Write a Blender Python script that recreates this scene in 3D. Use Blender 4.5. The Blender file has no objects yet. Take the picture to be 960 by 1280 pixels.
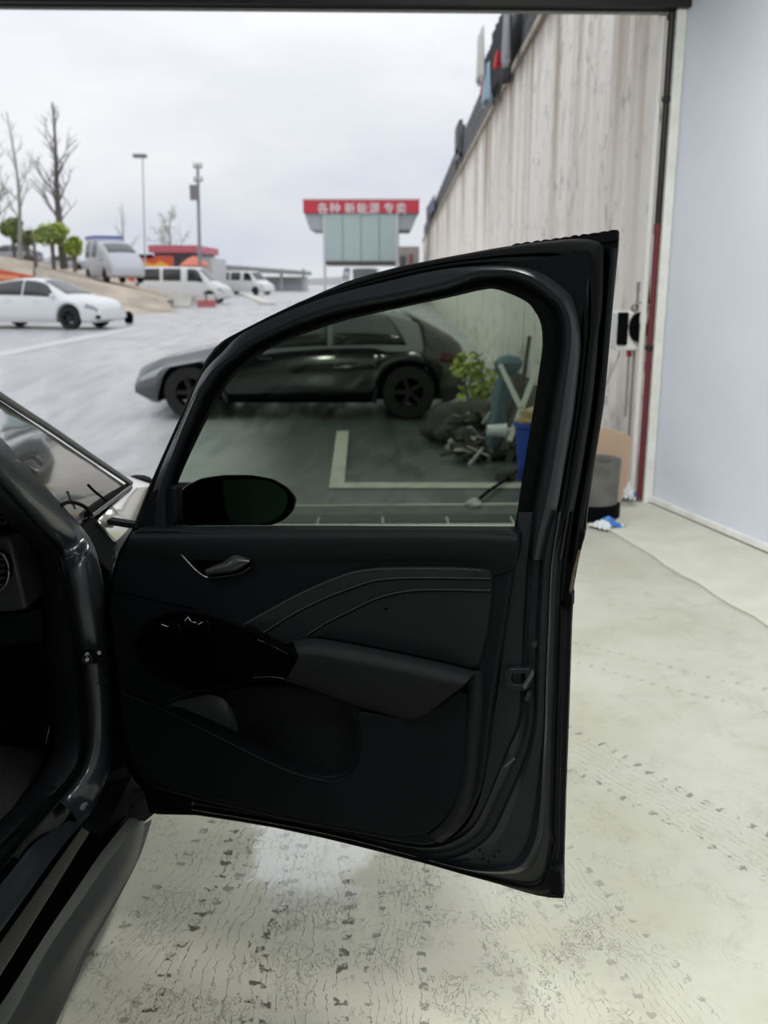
import bpy, bmesh, math, random
from mathutils import Vector, Matrix
from mathutils.geometry import tessellate_polygon
R = random.Random(7)
C = bpy.context.scene.collection
S = bpy.context.scene

# ------------------------------------------------------------------ camera
F = 1170.0; PITCH = math.radians(14.0); CAMH = 1.45
ct, st_ = math.cos(PITCH), math.sin(PITCH)
cd = bpy.data.cameras.new('camera'); cam = bpy.data.objects.new('camera', cd); C.objects.link(cam)
cam.location = (0, 0, CAMH); cam.rotation_euler = (math.radians(90) - PITCH, 0, 0)
cd.sensor_fit = 'VERTICAL'; cd.sensor_height = 36; cd.sensor_width = 27; cd.lens = F / 1280 * 36
cd.clip_end = 500; cd.clip_start = 0.02
cd.dof.use_dof = True; cd.dof.focus_distance = 1.75; cd.dof.aperture_fstop = 4.5
S.camera = cam
S.view_settings.view_transform = 'Standard'; S.view_settings.look = 'None'
S.view_settings.exposure = 0.0; S.view_settings.gamma = 1.0
S.view_settings.use_curve_mapping = False
S.cycles.max_bounces = 8; S.cycles.transparent_max_bounces = 12

# ------------------------------------------------------------------ sky: overcast, a little brighter overhead
W = bpy.data.worlds.new('sky'); S.world = W; W.use_nodes = True
nt = W.node_tree; nt.nodes.clear()
wo = nt.nodes.new('ShaderNodeOutputWorld'); wb = nt.nodes.new('ShaderNodeBackground')
tc = nt.nodes.new('ShaderNodeTexCoord'); mp = nt.nodes.new('ShaderNodeMapping'); mp.inputs['Scale'].default_value = (1, 1, 2.6)
nz = nt.nodes.new('ShaderNodeTexNoise'); nz.inputs['Scale'].default_value = 2.3; nz.inputs['Detail'].default_value = 5; nz.inputs['Roughness'].default_value = .5
rp = nt.nodes.new('ShaderNodeValToRGB')
rp.color_ramp.elements[0].position = .36; rp.color_ramp.elements[0].color = (.71, .755, .84, 1)
rp.color_ramp.elements[1].position = .62; rp.color_ramp.elements[1].color = (.93, .945, .97, 1)
sx = nt.nodes.new('ShaderNodeSeparateXYZ')
mm = nt.nodes.new('ShaderNodeMath'); mm.operation = 'MULTIPLY_ADD'; mm.inputs[1].default_value = .65; mm.inputs[2].default_value = .90; mm.use_clamp = False
mx = nt.nodes.new('ShaderNodeMath'); mx.operation = 'MAXIMUM'; mx.inputs[1].default_value = 0
nt.links.new(tc.outputs['Generated'], mp.inputs[0]); nt.links.new(mp.outputs[0], nz.inputs[0])
nt.links.new(nz.outputs[0], rp.inputs[0]); nt.links.new(rp.outputs[0], wb.inputs[0])
nt.links.new(tc.outputs['Generated'], sx.inputs[0]); nt.links.new(sx.outputs[2], mx.inputs[0]); nt.links.new(mx.outputs[0], mm.inputs[0])
nt.links.new(mm.outputs[0], wb.inputs[1]); nt.links.new(wb.outputs[0], wo.inputs[0])

# ------------------------------------------------------------------ garage lamps (fixtures are built further down at the same places)
LAMPS = [(.9, 3.6, 3.5), (.9, .8, 3.5), (-1.6, .2, 3.5), (1.6, -2.0, 3.5), (-1.8, -2.4, 3.5)]
for i, p in enumerate(LAMPS):
    ld = bpy.data.lights.new('lamp_light', 'AREA'); ld.shape = 'RECTANGLE'; ld.size = .28; ld.size_y = 1.2
    ld.energy = 66; ld.color = (.97, .985, .93)
    lo = bpy.data.objects.new('lamp_light', ld); lo.location = (p[0], p[1], p[2] - .03); C.objects.link(lo)

# ------------------------------------------------------------------ projection helpers (pixel of the 960x1280 frame -> ray)
def ray(px, py):
    u = (px - 480) / F; v = (640 - py) / F
    return Vector((u, ct + v * st_, -st_ + v * ct))
def at(px, py, Y):
    r = ray(px, py); return Vector((0, 0, CAMH)) + r * (Y / r.y)
def atz(px, py, z=0.0):
    r = ray(px, py); return Vector((0, 0, CAMH)) + r * ((z - CAMH) / r.z)
def onp(px, py, P, n):
    r = ray(px, py); o = Vector((0, 0, CAMH)); return o + r * ((P - o).dot(n) / r.dot(n))

# ------------------------------------------------------------------ materials
MATS = {}
def mat(name, col=(.5, .5, .5), rough=.5, metal=0, spec=.5, coat=0, noise=None, bump=None, emis=None, ior=None):
    if name in MATS: return MATS[name]
    m = bpy.data.materials.new(name); m.use_nodes = True; t = m.node_tree
    b = t.nodes['Principled BSDF']
    b.inputs['Base Color'].default_value = (*col, 1); b.inputs['Roughness'].default_value = rough
    b.inputs['Metallic'].default_value = metal; b.inputs['Specular IOR Level'].default_value = spec
    b.inputs['Coat Weight'].default_value = coat; b.inputs['Coat Roughness'].default_value = .06
    if noise:
        sc, amt = noise
        tc = t.nodes.new('ShaderNodeTexCoord'); n = t.nodes.new('ShaderNodeTexNoise'); n.inputs['Scale'].default_value = sc; n.inputs['Detail'].default_value = 6
        r = t.nodes.new('ShaderNodeValToRGB'); r.color_ramp.elements[0].position = .3; r.color_ramp.elements[1].position = .7
        r.color_ramp.elements[0].color = (*[c * (1 - amt) for c in col], 1); r.color_ramp.elements[1].color = (*[min(1, c * (1 + amt)) for c in col], 1)
        t.links.new(tc.outputs['Object'], n.inputs['Vector']); t.links.new(n.outputs[0], r.inputs[0]); t.links.new(r.outputs[0], b.inputs['Base Color'])
    if bump:
        sc, d = bump
        tc2 = t.nodes.new('ShaderNodeTexCoord'); n2 = t.nodes.new('ShaderNodeTexNoise'); n2.inputs['Scale'].default_value = sc; n2.inputs['Detail'].default_value = 3
        bp = t.nodes.new('ShaderNodeBump'); bp.inputs['Distance'].default_value = d; bp.inputs['Strength'].default_value = .8
        t.links.new(tc2.outputs['Object'], n2.inputs['Vector']); t.links.new(n2.outputs[0], bp.inputs['Height']); t.links.new(bp.outputs[0], b.inputs['Normal'])
    if emis:
        b.inputs['Emission Color'].default_value = (*emis[0], 1); b.inputs['Emission Strength'].default_value = emis[1]
    MATS[name] = m; return m
def glass(name, tint, gloss=.08, rough=.0):
    m = bpy.data.materials.new(name); m.use_nodes = True; t = m.node_tree; t.nodes.clear()
    o = t.nodes.new('ShaderNodeOutputMaterial'); tr = t.nodes.new('ShaderNodeBsdfTransparent'); tr.inputs[0].default_value = (*tint, 1)
    g = t.nodes.new('ShaderNodeBsdfGlossy'); g.inputs['Roughness'].default_value = rough; g.inputs[0].default_value = (1, 1, 1, 1)
    f = t.nodes.new('ShaderNodeFresnel'); f.inputs['IOR'].default_value = 1.45
    mxs = t.nodes.new('ShaderNodeMixShader')
    mu = t.nodes.new('ShaderNodeMath'); mu.operation = 'MULTIPLY'; mu.inputs[1].default_value = gloss * 12; mu.use_clamp = True
    t.links.new(f.outputs[0], mu.inputs[0]); t.links.new(mu.outputs[0], mxs.inputs[0])
    t.links.new(tr.outputs[0], mxs.inputs[1]); t.links.new(g.outputs[0], mxs.inputs[2]); t.links.new(mxs.outputs[0], o.inputs[0])
    MATS[name] = m; return m
PAINT = mat('car_paint', (.0095, .0115, .0145), .38, .2, .22, .06)
PAINTB = mat('car_paint_satin', (.0022, .0026, .0034), .55, 0, .06)
TRIM = mat('door_trim_plastic', (.0026, .0034, .0046), .55, 0, .10, bump=(900, .0003))
SOFT = mat('soft_trim', (.0040, .0048, .0060), .6, 0, .14, bump=(1500, .0006))
PADM = mat('perforated_pad', (.0052, .0060, .0072), .6, 0, .15, bump=(1200, .001))
GLOSSB = mat('piano_black', (.0008, .0008, .001), .10, 0, .08)
RUB = mat('rubber', (.0018, .0021, .0026), .7, 0, .06)
CHROME = mat('satin_chrome', (.16, .165, .17), .3, .9)
DCHROME = mat('dark_chrome', (.11, .118, .125), .32, .85)
STITCH = mat('stitch_thread', (.055, .056, .056), .8)
CARPET = mat('carpet', (.010, .010, .011), .95, noise=(300, .9), bump=(400, .006))
WINT = glass('window_tint', (.655, .715, .650), .03)
WSG = glass('windscreen_glass', (.30, .32, .31), .16)

# ------------------------------------------------------------------ mesh helpers
def newobj(name, verts, faces, m, parent=None, sharp=35, smooth=True):
    me = bpy.data.meshes.new(name); me.from_pydata([tuple(v) for v in verts], [], faces); me.validate(); me.update()
    if m: me.materials.append(m)
    if smooth:
        me.polygons.foreach_set('use_smooth', [True] * len(me.polygons)); me.set_sharp_from_angle(angle=math.radians(sharp))
    o = bpy.data.objects.new(name, me); C.objects.link(o)
    if parent: o.parent = parent; o.matrix_parent_inverse = Matrix.Translation(-pl(parent)) if pl(parent).length else Matrix()
    return o
def pl(o):
    v = Vector(o.location)
    p = o.parent
    return v
def fixn(o):
    bm = bmesh.new(); bm.from_mesh(o.data); bmesh.ops.recalc_face_normals(bm, faces=bm.faces); bm.to_mesh(o.data); bm.free(); return o
def bevel(o, w, seg=2):
    md = o.modifiers.new('bevel', 'BEVEL'); md.width = w; md.segments = seg; md.limit_method = 'ANGLE'; md.angle_limit = math.radians(35); md.use_clamp_overlap = True
    return o
def tag(o, label=None, cat=None, group=None, kind=None):
    if label: o['label'] = label
    if cat: o['category'] = cat
    if group: o['group'] = group
    if kind: o['kind'] = kind
    return o
def empty(name, loc, label=None, cat=None, group=None, rz=0):
    o = bpy.data.objects.new(name, None); C.objects.link(o); o.location = loc; o.rotation_euler = (0, 0, rz); o.empty_display_size = .1
    return tag(o, label, cat, group)
def local(o, parent):         # mesh authored in the parent's own frame
    o.parent = parent; o.matrix_parent_inverse = Matrix(); return o
def cr(pts, n=6, closed=False):
    P = [Vector(p) for p in pts]; out = []; L = len(P)
    rng = range(L) if closed else range(L - 1)
    for i in rng:
        p0 = P[(i - 1) % L] if closed else P[max(i - 1, 0)]; p1 = P[i]; p2 = P[(i + 1) % L]; p3 = P[(i + 2) % L] if closed else P[min(i + 2, L - 1)]
        for k in range(n):
            t = k / n
            out.append(.5 * ((2 * p1) + (p2 - p0) * t + (2 * p0 - 5 * p1 + 4 * p2 - p3) * t * t + (3 * p1 - p0 - 3 * p2 + p3) * t ** 3))
    if not closed: out.append(P[-1].copy())
    return out
def ch(pts, n=3):             # rounded closed pixel outline (chord smoothed)
    out = []
    L = len(pts)
    for i in range(L):
        a = Vector(pts[i - 1]); b = Vector(pts[i]); c = Vector(pts[(i + 1) % L])
        r = min(.28 * (a - b).length, .28 * (c - b).length, 14)
        p = b + (a - b).normalized() * r; q = b + (c - b).normalized() * r
        for k in range(n + 1):
            t = k / n; out.append((1 - t) ** 2 * p + 2 * t * (1 - t) * b + t * t * q)
    return [(v.x, v.y) for v in out]
def prism(name, front, vec, m, parent=None, holes=(), bev=0, taper=None):
    """closed plate: polygon 'front' (3d points) pushed along vec"""
    loops = [list(front)] + [list(h) for h in holes]
    vs = [v for l in loops for v in l]; n = len(vs)
    tris = tessellate_polygon([[Vector(v) for v in l] for l in loops])
    back = [v + vec for v in vs]
    faces = [tuple(t) for t in tris] + [tuple(n + i for i in reversed(t)) for t in tris]
    off = 0
    for l in loops:
        k = len(l)
        for i in range(k): faces.append((off + i, off + (i + 1) % k, n + off + (i + 1) % k, n + off + i))
        off += k
    o = newobj(name, vs + back, faces, m, parent); fixn(o)
    o.data.set_sharp_from_angle(angle=math.radians(35))
    if bev:
        bm = bmesh.new(); bm.from_mesh(o.data)
        bmesh.ops.dissolve_limit(bm, angle_limit=math.radians(1), verts=bm.verts, edges=bm.edges)
        bm.to_mesh(o.data); bm.free(); bevel(o, bev)
    return o
def loft(name, rails, m, parent=None, n=5, sharp=30, thick=0, smoothx=False):
    """rails: list of polylines (3d) with equal counts; smoothed along"""
    rs = [cr(r, n) for r in rails]
    if smoothx:
        cols = [cr([r[i] for r in rs], 4) for i in range(len(rs[0]))]
        rs = [[c[j] for c in cols] for j in range(len(cols[0]))]
    k = len(rs[0]); vs = [p for r in rs for p in r]
    fs = [(a * k + i, a * k + i + 1, (a + 1) * k + i + 1, (a + 1) * k + i) for a in range(len(rs) - 1) for i in range(k - 1)]
    o = newobj(name, vs, fs, m, parent, sharp=sharp); fixn(o)
    if thick:
        md = o.modifiers.new('solid', 'SOLIDIFY'); md.thickness = thick; md.offset = 0
    return o
def tubev(pts, r, seg=8, r2=None, cap=True):
    P = [Vector(p) for p in pts]; vs = []; fs = []; n = len(P)
    up = Vector((0, 0, 1)) if abs((P[-1] - P[0]).normalized().z) < .9 else Vector((1, 0, 0))
    for i, p in enumerate(P):
        d = (P[min(i + 1, n - 1)] - P[max(i - 1, 0)]).normalized(); a = d.cross(up).normalized(); b = d.cross(a)
        rr = r if r2 is None else r + (r2 - r) * i / max(1, n - 1)
        for k in range(seg):
            t = 2 * math.pi * k / seg; vs.append(p + a * math.cos(t) * rr + b * math.sin(t) * rr)
    for i in range(n - 1):
        for k in range(seg): fs.append((i * seg + k, i * seg + (k + 1) % seg, (i + 1) * seg + (k + 1) % seg, (i + 1) * seg + k))
    if cap: fs.append(tuple(range(seg))); fs.append(tuple((n - 1) * seg + k for k in reversed(range(seg))))
    return vs, fs
def merge(lst):
    V = []; Fc = []
    for vs, fs in lst:
        o = len(V); V += list(vs); Fc += [tuple(o + i for i in f) for f in fs]
    return V, Fc
def tube(name, pts, r, m, parent=None, seg=8, r2=None):
    v, f = tubev(pts, r, seg, r2); return newobj(name, v, f, m, parent, sharp=50)
def boxv(x0, x1, y0, y1, z0, z1):
    v = [Vector((x, y, z)) for z in (z0, z1) for y in (y0, y1) for x in (x0, x1)]
    return v, [(0, 2, 3, 1), (4, 5, 7, 6), (0, 1, 5, 4), (2, 6, 7, 3), (0, 4, 6, 2), (1, 3, 7, 5)]
def box(name, x0, x1, y0, y1, z0, z1, m, parent=None, bev=0):
    v, f = boxv(x0, x1, y0, y1, z0, z1); o = newobj(name, v, f, m, parent, smooth=False)
    if bev: bevel(o, bev)
    return o
def obb(c, ax, ay, az):       # oriented box from centre and three half-axis vectors
    c = Vector(c); v = [c + ax * i + ay * j + az * k for k in (-1, 1) for j in (-1, 1) for i in (-1, 1)]
    return v, [(0, 2, 3, 1), (4, 5, 7, 6), (0, 1, 5, 4), (2, 6, 7, 3), (0, 4, 6, 2), (1, 3, 7, 5)]

# ------------------------------------------------------------------ node-built surface materials
class NB:
    def __init__(s, name):
        s.m = bpy.data.materials.new(name); s.m.use_nodes = True; s.t = s.m.node_tree; s.b = s.t.nodes['Principled BSDF']
        g = s.t.nodes.new('ShaderNodeNewGeometry'); s.pos = g.outputs['Position']
        sp = s.t.nodes.new('ShaderNodeSeparateXYZ'); s.t.links.new(s.pos, sp.inputs[0]); s.x, s.y, s.z = sp.outputs
    def put(s, i, v):
        if isinstance(v, (int, float)): i.default_value = v
        elif isinstance(v, tuple): i.default_value = (*v, 1) if len(v) == 3 and i.type == 'RGBA' else v
        else: s.t.links.new(v, i)
    def ma(s, op, a, b=0., c=None, clamp=False):
        n = s.t.nodes.new('ShaderNodeMath'); n.operation = op; n.use_clamp = clamp; s.put(n.inputs[0], a); s.put(n.inputs[1], b)
        if c is not None: s.put(n.inputs[2], c)
        return n.outputs[0]
    def sstep(s, v, a, b, lo=0., hi=1.):
        n = s.t.nodes.new('ShaderNodeMapRange'); n.interpolation_type = 'SMOOTHSTEP'; s.put(n.inputs[0], v)
        n.inputs[1].default_value = a; n.inputs[2].default_value = b; n.inputs[3].default_value = lo; n.inputs[4].default_value = hi; return n.outputs[0]
    def vec(s, x, y, z=0.):
        n = s.t.nodes.new('ShaderNodeCombineXYZ'); s.put(n.inputs[0], x); s.put(n.inputs[1], y); s.put(n.inputs[2], z); return n.outputs[0]
    def noise(s, v, sc, det=5, rough=.55, dist=0.):
        n = s.t.nodes.new('ShaderNodeTexNoise'); s.put(n.inputs['Vector'], v); n.inputs['Scale'].default_value = sc; n.inputs['Detail'].default_value = det
        n.inputs['Roughness'].default_value = rough; n.inputs['Distortion'].default_value = dist; return n.outputs[0]
    def vor(s, v, sc, feat='F1'):
        n = s.t.nodes.new('ShaderNodeTexVoronoi'); n.feature = feat; s.put(n.inputs['Vector'], v); n.inputs['Scale'].default_value = sc; return n.outputs['Distance']
    def mix(s, f, a, b):
        n = s.t.nodes.new('ShaderNodeMix'); n.data_type = 'RGBA'; s.put(n.inputs[0], f); s.put(n.inputs[6], a); s.put(n.inputs[7], b); return n.outputs[2]
    def bump(s, h, d=.01, st=1.):
        n = s.t.nodes.new('ShaderNodeBump'); n.inputs['Distance'].default_value = d; n.inputs['Strength'].default_value = st; s.put(n.inputs['Height'], h)
        s.t.links.new(n.outputs[0], s.b.inputs['Normal'])
    def set(s, **k):
        for a, v in k.items(): s.put(s.b.inputs[a.replace('_', ' ')], v)
        return s.m

def floor_mat():
    n = NB('garage_floor_paint')
    big = n.noise(n.pos, 1.3, 6, .6); med = n.noise(n.pos, 9, 6, .65, .6); fine = n.noise(n.pos, 60, 4, .6)
    col = n.mix(n.sstep(big, .35, .65), (.46, .455, .37), (.54, .54, .475))
    col = n.mix(n.ma('MULTIPLY', n.sstep(med, .52, .72), .35), col, (.33, .315, .25))
    speck = n.sstep(n.vor(n.pos, 55), .0, .10, 1, 0); rare = n.sstep(n.noise(n.pos, 14, 2), .55, .62)
    speck = n.ma('MULTIPLY', speck, rare)
    dirt = None; hs = None
    def track(ox, oy, ang, hw, dens, pitch=.05):
        ca, sa = math.cos(ang), math.sin(ang)
        dx = n.ma('SUBTRACT', n.x, ox); dy = n.ma('SUBTRACT', n.y, oy)
        wob = n.ma('MULTIPLY', n.ma('SUBTRACT', n.noise(n.pos, 2.2, 2), .5), .10)
        u = n.ma('ADD', n.ma('ADD', n.ma('MULTIPLY', dx, ca), n.ma('MULTIPLY', dy, sa)), wob)      # across
        w = n.ma('SUBTRACT', n.ma('MULTIPLY', dy, ca), n.ma('MULTIPLY', dx, sa))                   # along
        au = n.ma('ABSOLUTE', u)
        band = n.sstep(au, hw * .9, hw, 1, 0)
        jit = n.noise(n.pos, 45, 3)
        # long grooves
        gr = n.ma('ABSOLUTE', n.ma('SINE', n.ma('ADD', n.ma('MULTIPLY', u, 3.14159 / (hw * .22)), n.ma('ADD', n.ma('MULTIPLY', jit, 2.6), n.ma('MULTIPLY', med, 7.)))))
        gl = n.ma('MULTIPLY', n.sstep(gr, .0, .15, 1, 0), n.sstep(n.noise(n.pos, 26, 5, .75), .42, .53))
        # shoulder blocks: short dashes across at the two borders
        sh = n.ma('MULTIPLY', n.sstep(au, hw * .66, hw * .72), n.sstep(au, hw * .92, hw * .98, 1, 0))
        ds = n.ma('SINE', n.ma('ADD', n.ma('MULTIPLY', w, 6.28318 / pitch), n.ma('ADD', n.ma('MULTIPLY', jit, 5.0), n.ma('MULTIPLY', med, 4.))))
        dash = n.ma('MULTIPLY', n.ma('MULTIPLY', n.sstep(ds, .35, .8), n.sstep(n.noise(n.pos, 30, 3), .42, .52)), sh)
        patt = n.ma('MAXIMUM', n.ma('MULTIPLY', gl, .85), dash)
        patt = n.ma('MULTIPLY', patt, n.sstep(n.noise(n.pos, 16, 5, .75), .38, .50))
        return n.ma('MULTIPLY', n.ma('MULTIPLY', patt, band), dens)
    for a in [(-.38, 1.62, -.12, .12, 1.2), (-.16, 1.50, .03, .10, 1.1), (.02, 1.5, -.05, .07, .8), (-.45, 2.1, -.30, .10, .7), (.30, 1.9, .25, .10, .3), (.95, 2.2, .62, .11, .75), (.72, 1.32, .35, .08, .5), (1.15, 3.2, .95, .12, .35)]:
        t_ = track(*a); dirt = t_ if dirt is None else n.ma('MAXIMUM', dirt, t_)
    dirt = n.ma('MAXIMUM', dirt, n.ma('MULTIPLY', speck, .7))
    ax_ = n.ma('ABSOLUTE', n.ma('ADD', n.x, .12)); lane0 = n.sstep(ax_, .45, .8, 1, .25)
    scr_ = n.sstep(n.ma('ABSOLUTE', n.ma('SUBTRACT', n.noise(n.vec(n.x, n.ma('MULTIPLY', n.y, .55), 0.), 34, 4, .65, 1.6), .5)), .0, .016, 1, 0)
    scr_ = n.ma('MULTIPLY', n.ma('MULTIPLY', scr_, lane0), n.sstep(n.noise(n.pos, 7, 4, .7), .46, .58))
    dirt = n.ma('MAXIMUM', dirt, n.ma('MULTIPLY', scr_, .6))
    # muddy film where the tyres went, and the puddle beside the car
    px = n.ma('ABSOLUTE', n.ma('ADD', n.ma('ADD', n.x, .25), n.ma('MULTIPLY', n.ma('SUBTRACT', med, .5), .35)))
    lane = n.sstep(px, .30, .62, 1, 0)
    col = n.mix(n.ma('MULTIPLY', lane, n.sstep(big, .4, .62, .15, .7)), col, (.37, .365, .30))
    col = n.mix(n.ma('MULTIPLY', dirt, .9, clamp=True), col, (.075, .070, .052))
    dxx = n.ma('DIVIDE', n.ma('ADD', n.x, .19), .17); dyy = n.ma('DIVIDE', n.ma('SUBTRACT', n.y, 2.28), .42)
    rr = n.ma('SQRT', n.ma('ADD', n.ma('MULTIPLY', dxx, dxx), n.ma('MULTIPLY', dyy, dyy)))
    rr = n.ma('ADD', rr, n.ma('MULTIPLY', n.ma('SUBTRACT', med, .5), 1.3))
    wet = n.sstep(rr, .75, 1.05, 1, 0)
    damp = n.sstep(rr, 1.1, 2.2, 1, 0)
    col = n.mix(n.ma('MULTIPLY', wet, .25), col, (.45, .44, .40))
    n.bump(n.ma('SUBTRACT', n.ma('ADD', n.ma('MULTIPLY', fine, .16), n.ma('MULTIPLY', med, .3)), n.ma('MULTIPLY', dirt, .6)), .004, .9)
    rg = n.ma('SUBTRACT', n.ma('ADD', n.ma('MULTIPLY', med, .3), .33), n.ma('ADD', n.ma('MULTIPLY', wet, .32), n.ma('MULTIPLY', damp, .10)), clamp=True)
    n.b.inputs['Coat IOR'].default_value = 2.8; n.b.inputs['Coat Roughness'].default_value = .10
    n.put(n.b.inputs['Coat Weight'], n.ma('MULTIPLY', wet, 1.0))
    return n.set(Base_Color=col, Roughness=n.ma('MAXIMUM', rg, .09), Specular_IOR_Level=.5)
def yard_mat():
    n = NB('wet_yard_concrete')
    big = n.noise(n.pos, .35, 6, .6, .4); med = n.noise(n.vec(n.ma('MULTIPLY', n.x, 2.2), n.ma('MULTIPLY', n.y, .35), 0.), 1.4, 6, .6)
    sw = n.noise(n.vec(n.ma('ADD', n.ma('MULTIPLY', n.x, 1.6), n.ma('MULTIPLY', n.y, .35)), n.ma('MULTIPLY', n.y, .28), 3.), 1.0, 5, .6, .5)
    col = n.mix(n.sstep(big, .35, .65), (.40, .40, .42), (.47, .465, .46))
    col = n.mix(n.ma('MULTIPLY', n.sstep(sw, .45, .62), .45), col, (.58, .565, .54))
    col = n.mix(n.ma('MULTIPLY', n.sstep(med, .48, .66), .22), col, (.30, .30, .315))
    # darker tarmac towards the retaining wall; wet-reflection gradient painted into its colour
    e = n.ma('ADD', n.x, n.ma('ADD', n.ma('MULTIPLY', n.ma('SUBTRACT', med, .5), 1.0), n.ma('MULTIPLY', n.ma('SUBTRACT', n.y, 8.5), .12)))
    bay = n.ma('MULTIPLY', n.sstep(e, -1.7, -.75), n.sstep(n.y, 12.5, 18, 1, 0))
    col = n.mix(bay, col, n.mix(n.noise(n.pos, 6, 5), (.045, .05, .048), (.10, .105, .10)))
    n.bump(n.noise(n.pos, 30, 4), .004, .6)
    return n.set(Base_Color=col, Roughness=n.sstep(med, .4, .65, .28, .55), Specular_IOR_Level=.5)
def conc_mat():
    n = NB('stained_concrete')
    st = n.noise(n.vec(n.ma('MULTIPLY', n.y, 1.0), n.ma('MULTIPLY', n.z, .07), n.x), 3.2, 7, .62)
    st2 = n.noise(n.vec(n.ma('MULTIPLY', n.y, 1.0), n.ma('MULTIPLY', n.z, .12), 4.), .9, 4, .5)
    blot = n.noise(n.pos, 2.6, 6, .7, 1.4)
    fine = n.noise(n.pos, 9, 5, .7, .8)
    col = n.mix(n.sstep(st, .42, .64, 0, .75), (.93, .88, .81), (.76, .70, .61))
    top = n.sstep(n.z, 1.2, 4.4)
    seam = n.sstep(n.ma('ABSOLUTE', n.ma('SUBTRACT', n.ma('ADD', n.y, n.ma('MULTIPLY', fine, .2)), 10.85)), .03, .30, 1, 0)
    drip = n.ma('MAXIMUM', n.sstep(st2, .47, .60), n.ma('MULTIPLY', seam, 1.0))
    col = n.mix(n.ma('MULTIPLY', drip, n.ma('MULTIPLY', top, n.sstep(st, .36, .55, .35, .95))), col, (.36, .29, .20))
    edge = n.sstep(n.ma('ADD', n.z, n.ma('MULTIPLY', st, .9)), 4.35, 4.85)
    col = n.mix(n.ma('MULTIPLY', edge, .7), col, (.30, .25, .18))
    col = n.mix(n.ma('MULTIPLY', n.sstep(blot, .54, .64), .6), col, (.40, .375, .35))
    col = n.mix(n.ma('MULTIPLY', n.sstep(fine, .58, .72), .35), col, (.45, .42, .38))
    low = n.ma('MULTIPLY', n.sstep(n.z, .05, .9, 1, 0), n.sstep(blot, .4, .55))
    col = n.mix(n.ma('MULTIPLY', low, .5), col, (.30, .30, .22))
    n.bump(blot, .01, .4)
    return n.set(Base_Color=col, Roughness=.85, Specular_IOR_Level=.2)

# ================================================================== SETTING
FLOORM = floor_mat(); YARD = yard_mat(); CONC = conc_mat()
def grid_obj(name, x0, x1, y0, y1, nx, ny, zf, m):
    vs = [Vector((x0 + (x1 - x0) * i / nx, y0 + (y1 - y0) * j / ny, 0)) for j in range(ny + 1) for i in range(nx + 1)]
    for v in vs: v.z = zf(v.x, v.y)
    fs = [(j * (nx + 1) + i, j * (nx + 1) + i + 1, (j + 1) * (nx + 1) + i + 1, (j + 1) * (nx + 1) + i) for j in range(ny) for i in range(nx)]
    return newobj(name, vs, fs, m)
WALL_A = Vector((1.77, 6.08, 0)); WDIR = Vector((.3170, -1.20, 0)).normalized(); WN = Vector((-WDIR.y, WDIR.x, 0))
WALL_B = WALL_A + WDIR * 9.5
fl = prism('floor', [Vector((-7, -3.4, 0)), Vector((WALL_B.x + .2, -3.4, 0)), Vector((1.95, 6.08, 0)), Vector((1.72, 6.1, 0)), Vector((-7, 5.75, 0))], Vector((0, 0, -.2)), FLOORM); tag(fl, kind='structure')
def zg(x, y):
    if y < 5.8: return -.012
    d = -.30 * math.exp(-((y - 11.0) / 4.2) ** 2)
    d *= min(1, max(0, (y - 5.9) / 2.5))
    return d - .012 + .0 * x
def rows(a, b, n): return [a + (b - a) * i / n for i in range(n + 1)]
ys = rows(5.74, 20, 40) + rows(20, 60, 16)[1:] + rows(60, 260, 10)[1:]; xs = rows(-120, -20, 6) + rows(-20, 6, 24)[1:] + rows(6, 90, 4)[1:]
vs = [Vector((x, y, zg(x, y))) for y in ys for x in xs]; nx = len(xs)
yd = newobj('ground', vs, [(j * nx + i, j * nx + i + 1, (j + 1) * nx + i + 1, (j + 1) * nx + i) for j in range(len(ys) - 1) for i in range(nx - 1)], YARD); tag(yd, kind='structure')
WHITEW = mat('white_wall_paint', (.79, .83, .93), .6, noise=(2, .03))
EDGEW = mat('white_trim_paint', (.80, .80, .77), .6, noise=(12, .08))
CURBM = mat('curb_cement', (.60, .59, .51), .7, noise=(5, .07), bump=(30, .003))
wr = prism('wall_right', [WALL_A, WALL_B, WALL_B + Vector((0, 0, 3.7)), WALL_A + Vector((0, 0, 3.7))], Vector((.22, .06, 0)), WHITEW); tag(wr, kind='structure')
# raised cement strip at the foot of the right wall, with a broken edge
ca = atz(768, 668, .0); cb = atz(960, 786, .0)
cdv = (cb - ca)
edge = []; R.seed(3)
for i in range(41):
    t = -.08 + i / 40 * 4.0; p = ca + cdv * t; edge.append(p + Vector((1, .5, 0)) * R.uniform(-.012, .012))
far = [WALL_A + WDIR * 9.3 - WN * .004, WALL_A - WN * .004 + WDIR * .01]
edge = [p for p in edge if p.y > -3.2]
cu = prism('trim_1', [Vector((p.x, p.y, .011)) for p in [Vector((1.55, 6.0, 0))] + edge + [Vector((4.0, edge[-1].y, 0)), WALL_A + WDIR * .02 - Vector((.004, 0, 0))]], Vector((0, 0, -.012)), CURBM); tag(cu, kind='structure')
bb = loft('baseboard_right', [[WALL_A + Vector((-.0, 0, .05)), WALL_A + WDIR * 9.4 + Vector((0, 0, .05))], [WALL_A + Vector((-.022, 0, .05)), WALL_A + WDIR * 9.4 + Vector((-.022, 0, .05))], [WALL_A + Vector((-.03, 0, .02)), WALL_A + WDIR * 9.4 + Vector((-.03, 0, .02))]], EDGEW, n=1); tag(bb, kind='structure')
tag(box('wall_back', -7, 4.6, -3.6, -3.4, 0, 3.7, mat('back_wall', (.42, .42, .42), .8)), kind='structure')
tag(box('wall_left', -7.2, -7, -3.6, 5.8, 0, 3.7, mat('left_wall', (.5, .5, .5), .8)), kind='structure')
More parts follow.
